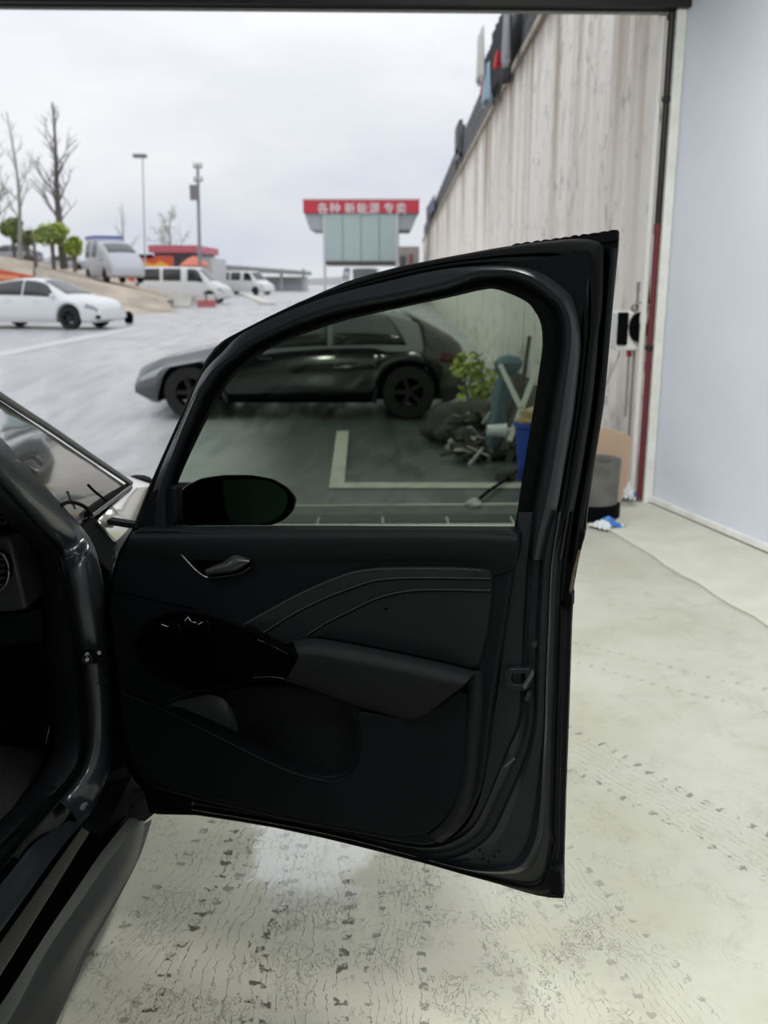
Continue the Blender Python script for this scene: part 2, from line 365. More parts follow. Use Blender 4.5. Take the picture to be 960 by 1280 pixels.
tag(box('ceiling', -7.2, 4.6, -3.6, 6.1, 3.7, 3.9, mat('ceiling_dark', (.07, .07, .07), .8)), kind='structure')
BLK = mat('black_steel', (.005, .005, .006), .6, noise=(20, .3))
# dark head beam and rolled shutter over the mouth of the garage
bm_ = prism('trim_2', [Vector((-7, 5.74, 2.985)), Vector((1.86, 6.0, 2.985)), Vector((1.86, 6.0, 3.7)), Vector((-7, 5.74, 3.7))], Vector((-.008, .16, 0)), BLK); tag(bm_, kind='structure')
tag(tube('trim_3', [(-7, 5.83, 2.975), (1.8, 6.09, 2.975)], .012, mat('shutter_edge', (.25, .25, .25), .4, .5)), kind='structure')
# white jamb between the pipes and the right wall
jb = box('trim_4', 1.722, 1.776, 6.035, 6.10, 0, 2.99, EDGEW); tag(jb, kind='structure')

# ---- retaining wall made of cast panels
def wx(y): return 1.745 + .019 * (y - 6.2)
rw = empty('wall_outside', (wx(6.2), 6.2, 0)); tag(rw, kind='structure')
WH = 4.36
pv, pf = obb((0, 0, 0), Vector((.15, 0, 0)), Vector((.019 * .5, 1, 0)), Vector((0, 0, .5)))
y = 6.2; R.seed(11); widths = [1.9, 2.3, 2.4]
i = 0
while y < 78:
    w = widths[i % 3]; i += 1
    jut = R.uniform(-.012, .012)
    v = [Vector((wx(yy) + jut + xx, yy, z)) for z in (-.4, WH) for yy in (y + .008, y + w - .008) for xx in (0, .3)]
    o = newobj('panel', v, [(0, 1, 3, 2), (4, 6, 7, 5), (0, 4, 5, 1), (2, 3, 7, 6), (0, 2, 6, 4), (1, 5, 7, 3)], CONC, rw, smooth=False)
    y += w
YE = y
prism('backing', [Vector((wx(6.2) + .05, 6.2, -.3)), Vector((wx(YE) + .05, YE, -.3)), Vector((wx(YE) + .05, YE, WH - .05)), Vector((wx(6.2) + .05, 6.2, WH - .05))], Vector((.2, 0, 0)), mat('joint_dark', (.10, .09, .075), .9), rw)
prism('coping', [Vector((wx(6.2) - .05, 6.2, WH)), Vector((wx(YE) - .05, YE, WH)), Vector((wx(YE) - .05, YE, WH + .10)), Vector((wx(6.2) - .05, 6.2, WH + .10))], Vector((.5, 0, 0)), mat('coping_stone', (.38, .34, .27), .8, noise=(6, .3)), rw)
# ---- fence and things along the top of the wall
FE = mat('fence_dark', (.045, .045, .05), .6)
fen = empty('fence', (wx(9), 9, WH + .1), 'dark slatted fence running along the top of the high concrete wall', 'fence')
for j in range(4):
    z0 = WH + .12 + j * .25
    prism('slat', [Vector((wx(8) + .08, 8, z0)), Vector((wx(78) + .08, 78, z0)), Vector((wx(78) + .08, 78, z0 + .225)), Vector((wx(8) + .08, 8, z0 + .225))], Vector((.02, 0, 0)), FE, fen)
v, f = boxv(-.03, .03, -.03, .03, 0, 1.08)
pm = None
yy = 9.
while yy < 78:
    if pm is None: o = newobj('post', v, f, FE, None, smooth=False); pm = o.data
    else: o = bpy.data.objects.new('post', pm); C.objects.link(o)
    o.location = Vector((wx(yy) + .13, yy, WH + .1)) - fen.location; o.parent = fen
    yy += 2.6
def lump(name, c, r, m, parent=None, sub=3, amp=.15, seed=0):
    bm = bmesh.new(); bmesh.ops.create_icosphere(bm, subdivisions=sub, radius=1); rr = random.Random(seed)
    ph = [rr.uniform(0, 6) for _ in range(6)]
    for vv in bm.verts:
        k = 1 + amp * (math.sin(vv.co.x * 4 + ph[0]) * math.cos(vv.co.y * 5 + ph[1]) + .6 * math.sin(vv.co.z * 7 + ph[2]) + .5 * math.sin((vv.co.x + vv.co.y) * 9 + ph[3]))
        vv.co = Vector((vv.co.x * r[0] * k + c[0], vv.co.y * r[1] * k + c[1], vv.co.z * r[2] * k + c[2]))
    me = bpy.data.meshes.new(name); bm.to_mesh(me); bm.free(); me.materials.append(m)
    me.polygons.foreach_set('use_smooth', [True] * len(me.polygons))
    o = bpy.data.objects.new(name, me); C.objects.link(o)
    if parent: o.parent = parent; o.matrix_parent_inverse = Matrix.Translation(-Vector(parent.location))
    return o
def cloth(name, c, w, h, m, seed, label, cat='cloth', group=None):
    """a hanging cloth draped over the fence; runs along y"""
    rr = random.Random(seed); vs = []; N = 12; Mz = 8; ph = rr.uniform(0, 6)
    for j in range(Mz + 1):
        for i in range(N + 1):
            u = i / N; t = j / Mz
            x = c[0] + .04 * math.sin(u * 14 + ph) * t + .02 * math.sin(u * 31)
            vs.append(Vector((x, c[1] + (u - .5) * w * (1 - .12 * t), c[2] - t * h * (1 + .08 * math.sin(u * 7 + ph)))))
    fs = [(j * (N + 1) + i, j * (N + 1) + i + 1, (j + 1) * (N + 1) + i + 1, (j + 1) * (N + 1) + i) for j in range(Mz) for i in range(N)]
    o = newobj(name, vs, fs, m); md = o.modifiers.new('s', 'SOLIDIFY'); md.thickness = .02
    return tag(o, label, cat, group)
FT = WH + .1
def wat(px, py):     # point of the fence line behind a pixel
    n = Vector((1, -.019, 0)); return onp(px, py, Vector((wx(6.2), 6.2, 0)), n)
def hang(name, px, py, w, h, col, seed, label, cat='cloth', out=.12, rough=.8):
    p = wat(px, py); return cloth(name, (p.x - out, p.y, p.z), w, h, mat(name + '_cloth', col, rough), seed, label, cat)
hang('black_sheet', 636, 18, 2.4, 1.05, (.010, .010, .012), 1, 'black sheet draped over the nearest stretch of the wall-top fence')
hang('black_sheet', 615, 62, 1.5, .75, (.014, .013, .014), 8, 'ragged black sheet on the fence just before the light blue cloth', out=.05)
hang('grey_sheet', 655, 10, .5, .7, (.42, .42, .46), 2, 'pale grey cloth hanging from the fence beside the nearest black sheet', out=.24)
hang('light_blue_cloth', 622, 84, 1.0, .55, (.36, .50, .60), 3, 'light blue cloth hanging on the fence above the concrete wall', out=.2)
hang('white_sheet', 622, 40, .9, .75, (.66, .65, .60), 4, 'whitish plastic sheet caught on top of the fence', 'sheet', out=.30)
hang('red_cloth', 643, 66, .30, .20, (.60, .05, .06), 5, 'small bright red cloth nearest the top of the photograph on the fence', out=.26)
hang('dark_red_cloth', 612, 95, .7, .35, (.38, .06, .08), 6, 'dark red cloth on the fence beside the light blue cloth', out=.12)
hang('blue_tarp', 541, 252, 9, .7, (.14, .16, .24), 7, 'dark blue tarpaulin over the far end of the fence', 'tarpaulin', out=.15)
pq = wat(573, 197)
bx = empty('advert_frame', (pq.x, pq.y, pq.z - .1), 'grey box frame standing up above the fence, halfway along the wall', 'frame')
gm = mat('grey_metal', (.16, .16, .17), .5, .4)
for k in (0, 1):
    v, f = obb((0, -.7 + 1.4 * k, .40), Vector((.04, 0, 0)), Vector((0, .05, 0)), Vector((0, 0, .6))); local(newobj('upright', v, f, gm, smooth=False), bx)
for k in (0, 1):
    v, f = obb((0, 0, .1 + .88 * k), Vector((.05, 0, 0)), Vector((0, .75, 0)), Vector((0, 0, .05))); local(newobj('crossbar', v, f, gm, smooth=False), bx)
v, f = obb((.03, 0, .62), Vector((.10, 0, 0)), Vector((0, .66, 0)), Vector((0, 0, .30))); local(newobj('board', v, f, mat('board_dark', (.08, .08, .09), .6), smooth=False), bx)

# ---- pipes at the corner
def pipe(name, px, py, Y, r, segs, label, brackets=()):
    b = at(px, py, Y); root = empty(name, (b.x, b.y, 0), label, 'pipe')
    for (z0, z1, m) in segs:
        v, f = tubev([(0, 0, z0), (0, 0, z1)], r, 12); local(newobj('section', v, f, m), root)
        v, f = tubev([(0, 0, z1 - .03), (0, 0, z1 + .03)], r * 1.25, 12); local(newobj('collar', v, f, m), root)
    for z in brackets:
        v, f = obb((.06, -.02, z), Vector((.09, 0, 0)), Vector((0, .01, 0)), Vector((0, 0, .014))); local(newobj('bracket', v, f, BLK, smooth=False), root)
    return root
REDP = mat('red_pipe', (.16, .025, .035), .4); WP = mat('white_pipe', (.80, .79, .76), .4); GP = mat('grey_pipe', (.30, .28, .26), .5)
pipe('drain_pipe', 799.5, 615, 6.09, .020, [(.02, .9, REDP), (.9, 1.75, REDP), (1.75, 2.97, mat('black_pipe', (.018, .012, .013), .45))], 'thin pipe at the wall corner, dark red below and black above', (1.02, 2.5))
pipe('drain_pipe', 790.5, 610, 6.12, .020, [(.02, 1.2, WP), (1.2, 2.97, WP)], 'thin white pipe standing left of the red and black pipe')
pipe('conduit', 785, 560, 6.24, .010, [(.25, 1.25, GP), (1.25, 1.4, GP)], 'slender grey conduit rising to the box on the wall')
rp_ = pipe('conduit', 779, 560, 6.26, .008, [(.55, 1.2, GP)], 'short grey conduit with a red tag below the wall box')
v, f = tubev([(0, 0, .95), (0, 0, 1.02)], .018, 8); local(newobj('tag', v, f, mat('red_tag', (.5, .04, .04), .5)), rp_)
# black cable snaking down beside the white pipe
pp = [at(829, 16, 6.16), at(826, 60, 6.16), at(824.5, 120, 6.18), at(824, 150, 6.16), at(819, 170, 6.17), at(815, 260, 6.17), at(811, 330, 6.17), at(810, 380, 6.17)]
tag(tube('power_cable', cr(pp, 5), .009, RUB), 'black power cable hanging down left of the white pipe', 'cable')
# ---- box with fan on the wall, coiled cable
bx = at(786, 412, 6.26)
ub = empty('wall_box', bx, 'white wall box with two black openings and a coil of cable on top', 'box')
ax = Vector((.10, 0, 0)); ay = Vector((0, .09, 0)); az = Vector((0, 0, .125))
v, f = obb((0, 0, -.005), ax, ay, az); local(bevel(newobj('casing', v, f, WP, smooth=False), .015), ub)
v, f = obb((-.065, -.085, .01), Vector((.033, .0, 0)), Vector((0, .03, 0)), Vector((0, 0, .105))); local(bevel(newobj('cover', v, f, RUB, smooth=False), .01), ub)
pts = [Vector((.035 + .062 * math.sin(a), -.12, .02 + .095 * math.cos(a))) for a in [k * .5236 for k in range(12)]]
local(prism('grille', pts, Vector((0, .04, 0)), RUB), ub)
pts = [Vector((.045 + .05 * math.cos(a * .6), -.10 + .002 * a, .14 + .035 * math.sin(a * .6))) for a in range(34)]
v, f = tubev(pts, .006, 6); local(newobj('cable_coil', v, f, GP), ub)
tag(tube('loose_wire', [at(775, 440, 6.25), at(765, 465, 6.24), at(752, 492, 6.24), at(742, 520, 6.24)], .004, GP), 'thin wire sagging from the wall box down to the left', 'wire')
# ---- beige board, bin, litter by the corner
BEI = mat('beige_board', (.50, .36, .26), .6, noise=(3, .15)); 
outline = [(735, 530), (760, 535), (790, 545), (786, 600), (778, 625), (768, 642), (756, 628), (745, 600)]
pts = [at(a, b, 5.95) for a, b in ch(outline)]
bo = prism('leaning_board', pts, Vector((0, .03, 0)), BEI, bev=.004)
tag(bo, 'curved beige board leaning on the wall behind the open car door', 'board')
bn = at(738, 655, 5.7); bn.z = 0
bi = empty('dark_bin', bn, 'dark grey round bin beside the beige board', 'bin')
def lathe(prof, seg=24):
    vs = []; fs = []
    for r, z in prof:
        for k in range(seg): a = 2 * math.pi * k / seg; vs.append(Vector((r * math.cos(a), r * math.sin(a), z)))
    for i in range(len(prof) - 1):
        for k in range(seg): fs.append((i * seg + k, i * seg + (k + 1) % seg, (i + 1) * seg + (k + 1) % seg, (i + 1) * seg + k))
    return vs, fs
v, f = lathe([(0.001, .0), (.15, 0), (.155, .04), (.165, .36), (.17, .37), (.16, .37), (.15, .35), (.14, .05), (.001, .04)]); local(newobj('body', v, f, mat('bin_grey', (.13, .13, .12), .5, noise=(8, .3))), bi)
v, f = lathe([(.155, .0), (.175, .01), (.175, .09), (.16, .1)]); local(newobj('base_ring', v, f, RUB), bi)
def wrapper(c, s, seed, label, cols, rz=0, hb=.02):
    rr = random.Random(seed); root = empty('litter_bag', c, label, 'bag', rz=rz); N = 9
    for (u0, u1, nm, m) in cols:
        vs = []
        for j in range(N):
            for i in range(N):
                u = u0 + (u1 - u0) * i / (N - 1); t = j / (N - 1)
                e = math.sin(math.pi * t) * math.sin(math.pi * min(1, max(0, u)))
                vs.append(Vector(((u - .5) * s, (t - .5) * s * .8 + .1 * s * math.sin(u * 5), .006 + hb * (1 + math.sin(u * 9 + seed) * .5) * e + hb * .5 * abs(math.sin(t * 11 + u * 6 + seed)))))
        local(newobj(nm, vs, [(j * N + i, j * N + i + 1, (j + 1) * N + i + 1, (j + 1) * N + i) for j in range(N - 1) for i in range(N - 1)], m, sharp=20), root)
    return root
LW = mat('litter_white', (.72, .74, .76), .5); LB = mat('litter_blue', (.03, .16, .50), .4)
p = atz(758, 660, .0); wrapper((p.x, p.y, .0), .17, 2, 'crumpled blue and white plastic bag on the floor right of the door', [(0, .45, 'white_half', LW), (.45, .78, 'blue_band', LB), (.78, 1, 'white_end', LW)], .7, .035)
p = at(786, 606, 5.98); wrapper((p.x, p.y, .03), .12, 5, 'small blue and white packet by the foot of the pipes', [(0, .5, 'white_half', LW), (.5, 1, 'blue_half', LB)], 1.4, .09)

# ================================================================== LAMP FIXTURES
LEDM = mat('led_tube', (1, 1, 1), .3, emis=((1, .985, .93), 3.0)); FIXM = mat('lamp_case', (.6, .6, .6), .4)
for i, p in enumerate(LAMPS):
    f0 = empty('ceiling_light', p, 'long white LED ceiling lamp over the garage bay', 'light', 'ceiling lamps of the garage')
    v, f = boxv(-.16, .16, -.62, .62, .0, .08); local(newobj('case', v, f, FIXM, smooth=False), f0)
    v, f = boxv(-.008, .008, -.008, .008, .08, .2); local(newobj('hanger', v, f, FIXM, smooth=False), f0)

# ================================================================== THE CAR WITH ITS OPEN DOOR
carO = empty('car', (-.62, 1.9, 0), 'dark grey car in the foreground with its passenger door wide open', 'car')
P0 = Vector((-.494, 1.78, .8)); P1 = Vector((.327, 1.50, .8))
DS = (P1 - P0).normalized(); DN = Vector((-DS.y, DS.x, 0))        # DN: away from the camera (outside of the door)
if DN.y < 0: DN = -DN
def dp(px, py, d=0.): return onp(px, py, P0 + DN * d, DN)
def dpl(pts, d=0.): return [dp(a, b, d) for a, b in pts]
door = empty('door', P0)
door.parent = carO; door.matrix_parent_inverse = Matrix.Translation(-Vector(carO.location))
DL = Matrix.Translation(-P0)
def sub(o):                      # sub-part of the door
    o.parent = door; o.matrix_parent_inverse = DL; return o
def dplate(name, px, d0, d1, m, holes=(), bev=0, rnd=True):
    px2 = ch(px) if rnd else px
    return sub(prism(name, dpl(px2, d0), DN * (d1 - d0), m, None, [dpl(h, d0) for h in holes], bev))

# glass opening (pixel outline), smoothed
OPEN = [(220, 659), (220, 612), (237, 570), (255, 532), (268, 505), (285, 480), (310, 455), (345, 432), (385, 415), (420, 404), (460, 395), (500, 385), (533, 378), (565, 371), (596, 364), (622, 362), (640, 366), (656, 376), (669, 390), (676, 405), (678, 425), (676, 449), (671, 490), (664, 528), (655, 582), (647, 637), (643, 659)]
SIL_TOP = [(166, 660), (188, 603), (212, 553), (226, 519), (238, 494), (248, 470), (258, 449), (270, 433), (300, 414), (335, 396), (367, 381), (400, 366), (433, 352), (466, 342), (500, 333), (560, 321), (620, 310), (700, 298), (773, 289)]
SIL_RIGHT = [(772, 310), (765, 380), (754, 505), (742, 580), (734, 637), (731, 666), (722, 702), (716, 735), (713.5, 782), (711, 860), (709, 920), (706, 1000), (704, 1080), (704, 1123)]
SIL_BOT = [(686, 1122), (620, 1104), (560, 1087), (480, 1066), (402, 1047), (345, 1035), (293, 1026), (245, 1019), (197, 1018), (187, 1015), (180, 990), (160, 965), (146, 920), (141, 860), (135, 800), (134, 740), (148, 690)]
hole = [(a + (0 if i in (0,) else 0), b) for i, (a, b) in enumerate(OPEN)]
def grow(pts, k, c=(470, 520)):
    return [(c[0] + (a - c[0]) * k, c[1] + (b - c[1]) * k) for a, b in pts]
# outer skin of the door, a pressed shell with the window cut out
sk = dplate('outer_skin', SIL_TOP + SIL_RIGHT + SIL_BOT, .105, .125, PAINTB, holes=[grow(OPEN, 1.03)], rnd=False)
# jagged rubber lip at the top rear corner
R.seed(5); lip = [(640, 310)]
for i in range(34):
    x = 640 + i * 4; lip.append((x, 307 - (x - 640) * .142 - (1.4 if i % 3 else 0) - R.uniform(0, .8)))
lip += [(773, 300), (640, 318)]
dplate('rubber_lip', lip, .10, .118, RUB, rnd=False)
# ---- window frame, painted pressing with a black seal on its inner side
ST = [  # r0 glass, r1 seal/paint, r2 crest, r3 groove, r4 outer edge
 [(220, 659), (213, 659), (200, 660), (182, 660), (168, 660)],
 [(220, 612), (212, 610), (203, 606), (194, 604), (188.5, 603)],
 [(255, 532), (243, 526), (234, 521), (230, 519), (226.5, 518)],
 [(285, 480), (270, 474), (259, 471), (252, 469), (249, 469)],
 [(310, 455), (294, 450), (283, 448), (277, 441), (271, 433)],
 [(345, 432), (330, 425), (320, 421), (309, 413), (302, 413)],
 [(420, 404), (411, 394), (404, 385), (396, 375), (389, 371)],
 [(500, 385), (494, 376), (489, 367), (483, 352), (477, 339.5)],
 [(565, 371), (558, 362), (552, 353), (546, 338), (540, 325)],
 [(600, 363), (597, 350), (595, 339), (592, 333), (586, 316.5)],
 [(622, 362), (633, 348), (638, 338), (642, 333), (640, 307)],
 [(656, 376), (663, 360), (669, 348), (676, 341), (712, 299)],
 [(669, 390), (688, 379), (697, 370), (706, 362), (748, 304)],
 [(676, 405), (697, 391), (708, 386), (717, 377), (752, 335)],
 [(678, 425), (702, 410), (714, 407), (724, 404), (750, 390)],
 [(676, 449), (702, 438), (713, 438), (725, 440), (742, 440)],
 [(664, 528), (690, 510), (703, 512), (717, 512), (733, 512)],
 [(655, 582), (678, 580), (692, 580), (706, 580), (722, 580)],
 [(647, 637), (668, 632), (682, 632), (697, 632), (712, 632)],
 [(643, 659), (664, 665), (674, 665), (688, 665), (702, 665)],
 [(640, 690), (663, 700), (668, 700), (680, 700), (692, 700)]]
def col(i, d): return [dp(*s[i], d) for s in ST]
sub(loft('window_frame', [col(1, .030), col(1, .012), [dp((s[1][0] + s[2][0]) / 2, (s[1][1] + s[2][1]) / 2, -.006) for s in ST], col(2, -.007), [dp((s[2][0] * 2 + s[3][0]) / 3, (s[2][1] * 2 + s[3][1]) / 3, .0) for s in ST], col(3, .018), col(3, .034)], PAINT, n=5, sharp=50))
def c34(t, d): return [dp(s[3][0] * (1 - t) + s[4][0] * t, s[3][1] * (1 - t) + s[4][1] * t, d) for s in ST]
sub(loft('weatherstrip', [c34(0, .036), c34(.25, .030), c34(.42, .034), c34(.5, .042), c34(.58, .034), c34(.8, .036), c34(1, .05), [p + DN * .05 for p in col(4, .05)]], RUB, n=5, sharp=60))
sub(loft('glass_seal', [col(0, .068), col(0, .035), [dp(s[0][0] * .7 + s[1][0] * .3, s[0][1] * .7 + s[1][1] * .3, .02) for s in ST], [dp(s[0][0] * .3 + s[1][0] * .7, s[0][1] * .3 + s[1][1] * .7, .024) for s in ST], col(1, .014)], RUB, n=5, sharp=50))
# thin highlight along the front of the frame, modelled as a bright tube
sub(tube('edge_line', cr(dpl([(219, 548), (227, 529), (236, 508), (249, 485), (260, 471), (271, 461), (293, 439), (312, 425), (329, 417), (355, 405)], -.004), 4), .0011, DCHROME, None, 6))
sub(tube('edge_line', cr(dpl([(170, 655), (192, 603), (215, 553), (240, 499), (252, 473), (268, 446), (300, 422), (336, 402), (372, 386)], .045), 4), .0016, mat('seal_edge', (.02, .021, .023), .3), None, 6))
# quarter plate at the rear top corner between frame and outer edge
dplate('corner_plate', [(560, 336), (600, 332), (660, 325), (720, 315), (738, 313), (742, 320), (733, 352), (727, 400), (722, 440), (714, 430), (716, 390), (700, 362), (676, 346), (645, 336)], .028, .06, PAINTB, bev=.003)
# ---- vertical shut-face ridges, above the belt
def rail(pts, d): return [dp(a, b, d) for a, b in pts]
VR = {
 'a': [(728, 330), (728, 400), (724, 460), (716, 520), (704, 600), (697, 640), (686, 700)],
 'b': [(737, 332), (734, 400), (729, 460), (721, 520), (710, 600), (703, 640), (691, 700)],
 'c': [(746, 326), (742, 400), (737, 460), (730, 520), (717, 600), (709, 640), (698, 700)],
 'd': [(752, 322), (748, 400), (744, 460), (737, 520), (724, 600), (716, 640), (706, 700)],
 'e': [(764, 310), (757, 400), (752, 460), (745, 520), (732, 600), (725, 640), (716, 702)]}
def VV(k, d, dx=0): return rail([(a + dx, b) for a, b in VR[k]], d)
sub(loft('shut_face', [VV('a', .045), VV('a', .034), VV('b', .034), VV('b', .05, 1), VV('c', .062), VV('c', .052, 1), VV('d', .056), VV('d', .085, 1), VV('e', .10)], PAINT, n=5, sharp=25))
sub(loft('edge_seal', [VV('e', .10, -8), VV('e', .082, -5), VV('e', .076), VV('e', .082, 4), VV('e', .10, 7)], RUB, n=5, sharp=60))
# ---- perimeter pressing below the belt
PS = [
 [(648, 640), (668, 640), (679, 640), (691, 640), (700, 640), (712, 640), (730, 640)],
 [(644, 700), (661, 700), (667, 700), (679, 700), (691, 700), (702, 702), (721, 704)],
 [(634, 750), (659, 750), (664, 750), (675, 750), (688, 750), (699, 750), (714, 752)],
 [(630, 780), (657, 782), (662, 782), (673, 782), (687, 782), (698, 782), (712.5, 782)],
 [(621, 850), (655, 850), (660, 850), (671, 850), (684, 850), (696, 850), (710, 850)],
 [(612, 900), (652, 900), (661, 902), (668, 903), (683, 900), (694, 900), (708.5, 900)],
 [(609, 940), (634, 942), (646, 948), (656, 953), (681, 950), (693, 950), (707, 950)],
 [(601, 990), (612, 996), (622, 1001), (633, 1008), (679, 1008), (691, 1010), (705, 1010)],
 [(586, 1026), (593, 1033), (603, 1039), (613, 1045), (672, 1056), (688, 1062), (703.5, 1075)],
 [(565, 1046), (568, 1052), (573, 1060), (580, 1069), (650, 1087), (668, 1105), (694, 1121)],
 [(535, 1054), (536, 1060), (538, 1067), (540, 1076), (595, 1089), (602, 1096), (610, 1101.5)],
 [(495, 1050), (496, 1055), (498, 1060), (500, 1064), (510, 1068), (515, 1072), (520, 1076)],
 [(430, 1036), (431, 1040), (432, 1043), (432, 1045), (432, 1048), (432, 1051), (432, 1054)],
 [(340, 1018), (340, 1021), (340, 1024), (340, 1026), (340, 1029), (340, 1031), (340, 1034)],
 [(240, 998), (240, 1003), (240, 1007), (240, 1009), (240, 1012), (240, 1015), (240, 1018)]]
def pc(i, d, j=None, t=0):
    if j is None: return [dp(*s[i], d) for s in PS]
    return [dp(s[i][0] * (1 - t) + s[j][0] * t, s[i][1] * (1 - t) + s[j][1] * t, d) for s in PS]
sub(loft('inner_pressing', [pc(0, .02), pc(0, .012, 1, .1), pc(1, .014, 0, .12), pc(1, .006), pc(1, .014, 2, .5), pc(2, .022), pc(2, .022, 3, .7), pc(3, .014), pc(3, .022, 4, .2), pc(3, .024, 4, .75), pc(4, .012, 3, .08), pc(4, .016), pc(4, .05, 5, .25), pc(5, .06)], PAINT, n=6, sharp=22))
sub(loft('outer_flange', [pc(5, .06), pc(5, .082, 6, .2), pc(6, .086, 5, .55), pc(6, .088, 5, .45), pc(6, .098, 5, .35), pc(6, .104)], PAINTB, n=6, sharp=22))
sub(tube('lower_seal', cr(pc(5, .055, 6, .15), 5), .0035, RUB, None, 6))
# pocket plate with little holes in the low rear corner
for (a, b) in [(600, 1062), (604, 1073), (611, 1076), (624, 1063), (618, 1070)]:
    v = dp(a, b, .018); o_, f_ = tubev([v, v - DN * .004], .0022, 8); sub(newobj('drain_hole', o_, f_, RUB))
# rubber plug block and foot at the lower rear corner
dplate('corner_block', [(668, 1090), (676, 1083), (688, 1084), (701, 1090), (704, 1122), (688, 1120), (684, 1108), (676, 1100)], .07, .10, PAINTB, bev=.003)
dplate('stopper', [(705, 741), (711, 739), (715, 745), (714.5, 762), (709, 765), (705, 757)], .075, .11, RUB, bev=.002)
dplate('outer_rail', [(706, 668), (731, 664), (729, 676), (719, 706), (714, 742), (705, 742), (702, 720), (702, 690)], .085, .11, PAINTB, bev=.002)
sub(tube('brown_strip', cr(dpl([(724, 688), (717, 715), (712, 742)], .083), 5), .0028, mat('brown_tape', (.08, .055, .03), .5), None, 6))
# ---- latch
dplate('latch_plate', [(634, 836), (660, 836), (665, 842), (662, 858), (655, 864), (638, 863), (631, 856), (630, 842)], .000, .02, PAINT, holes=[[(640, 842), (656, 842), (657, 852), (652, 856), (642, 856), (638, 850)]], bev=.002)
dplate('latch_slot', [(638, 841), (658, 841), (658, 857), (638, 857)], .016, .03, GLOSSB, rnd=False)
dplate('latch_claw', [(652, 858), (665, 838), (667, 844), (656, 862)], -.003, .012, DCHROME, rnd=False, bev=.001)
for (a, b) in [(668, 806), (659, 873), (661, 868)]:
    sub(prism('screw', [dp(a, b, .004) + Vector((math.cos(t) * .0045, 0, math.sin(t) * .0065)) for t in [k * .785 for k in range(8)]], DN * .01, PAINT))
sub(tube('rubber_plug', dpl([(631, 958), (643, 948)], .006), .0022, mat('plug_grey', (.05, .052, .055), .3), None, 6))
# ---- window glass
dplate('window_pane', grow(OPEN, 1.025), .058, .0615, WINT, rnd=False)
sub(tube('belt_strip', dpl([(222, 657.5), (345, 657), (440, 656.8), (640, 657.2)], .035), .0008, DCHROME, None, 6))
sub(tube('belt_seal', dpl([(215, 661), (430, 661), (646, 662)], .03), .0055, RUB, None, 8))
# ---- trim panel
POCK = [(207, 884), (222, 872), (245, 864), (300, 856), (352, 851), (395, 862), (432, 880), (444, 905), (443, 940), (432, 966), (405, 972), (370, 964), (335, 949), (300, 931), (250, 907)]
TR = [(168, 661), (221, 661), (240, 663), (440, 663), (636, 664), (648, 670), (648, 690), (640, 716), (632, 770), (623, 830), (613, 890), (607, 950), (600, 992), (584, 1026), (562, 1048), (534, 1058), (496, 1053), (430, 1040), (345, 1023), (260, 1004), (215, 992), (190, 985), (172, 968), (157, 945), (151, 915), (147, 860), (140, 800), (136, 752), (140, 722), (152, 690)]
dplate('trim_panel', TR, -.022, .014, TRIM, holes=[POCK], bev=.005)
# rounded shoulder under the glass
sub(loft('belt_shoulder', [dpl([(168, 664), (300, 662), (440, 662), (560, 662), (644, 664)], .02), dpl([(166, 665), (300, 664), (440, 664), (560, 664), (645, 667)], -.012), dpl([(163, 669), (300, 668), (440, 668), (560, 668), (646, 671)], -.028), dpl([(160, 676), (300, 676), (440, 676), (560, 676), (646, 678)], -.033), dpl([(158, 688), (300, 692), (440, 693), (560, 692), (643, 692)], -.03), dpl([(156, 700), (300, 705), (440, 703), (560, 702), (641, 706)], -.022)], SOFT, n=5, sharp=60, smoothx=True))
# mirror sail cover in the front corner of the window
dplate('sail_cover', [(169, 660), (189, 614), (204, 607), (219, 609), (220, 662)], .002, .03, TRIM, bev=.003)
sub(tube('sail_line', cr(dpl([(191, 630), (199, 621), (212, 616)], .001), 5), .0009, PAINT, None, 6))
# crease lines of the panel
sub(tube('panel_seam', cr(dpl([(138, 739), (165, 743), (200, 752), (240, 760)], -.0225), 5), .0011, GLOSSB, None, 6))
sub(tube('panel_seam', cr(dpl([(603, 722), (618, 720), (634, 716), (645, 712)], -.0225), 5), .0011, GLOSSB, None, 6))
# lower panel standing slightly proud
dplate('lower_panel', [(149, 866), (180, 877), (208, 890), (250, 911), (300, 936), (336, 954), (372, 969), (408, 978), (436, 972), (449, 948), (450, 910), (446, 890), (516, 899), (540, 888), (574, 864), (584, 868), (582, 930), (576, 985), (560, 1020), (540, 1040), (500, 1046), (430, 1034), (345, 1017), (262, 998), (215, 985), (193, 978), (176, 960), (162, 940), (155, 912)], -.034, -.01, TRIM, bev=.006)
# raised ridge beside the rear edge
sub(loft('rear_ridge', [dpl([(580, 843), (580, 880), (577, 930), (570, 985), (555, 1020), (535, 1042)], -.022), dpl([(586, 843), (586, 880), (583, 930), (576, 985), (560, 1024), (538, 1046)], -.036), dpl([(596, 840), (596, 880), (592, 930), (585, 985), (568, 1030), (545, 1050)], -.036), dpl([(603, 838), (603, 880), (599, 930), (592, 988), (575, 1034), (550, 1054)], -.022)], SOFT, n=5, sharp=70, smoothx=True))
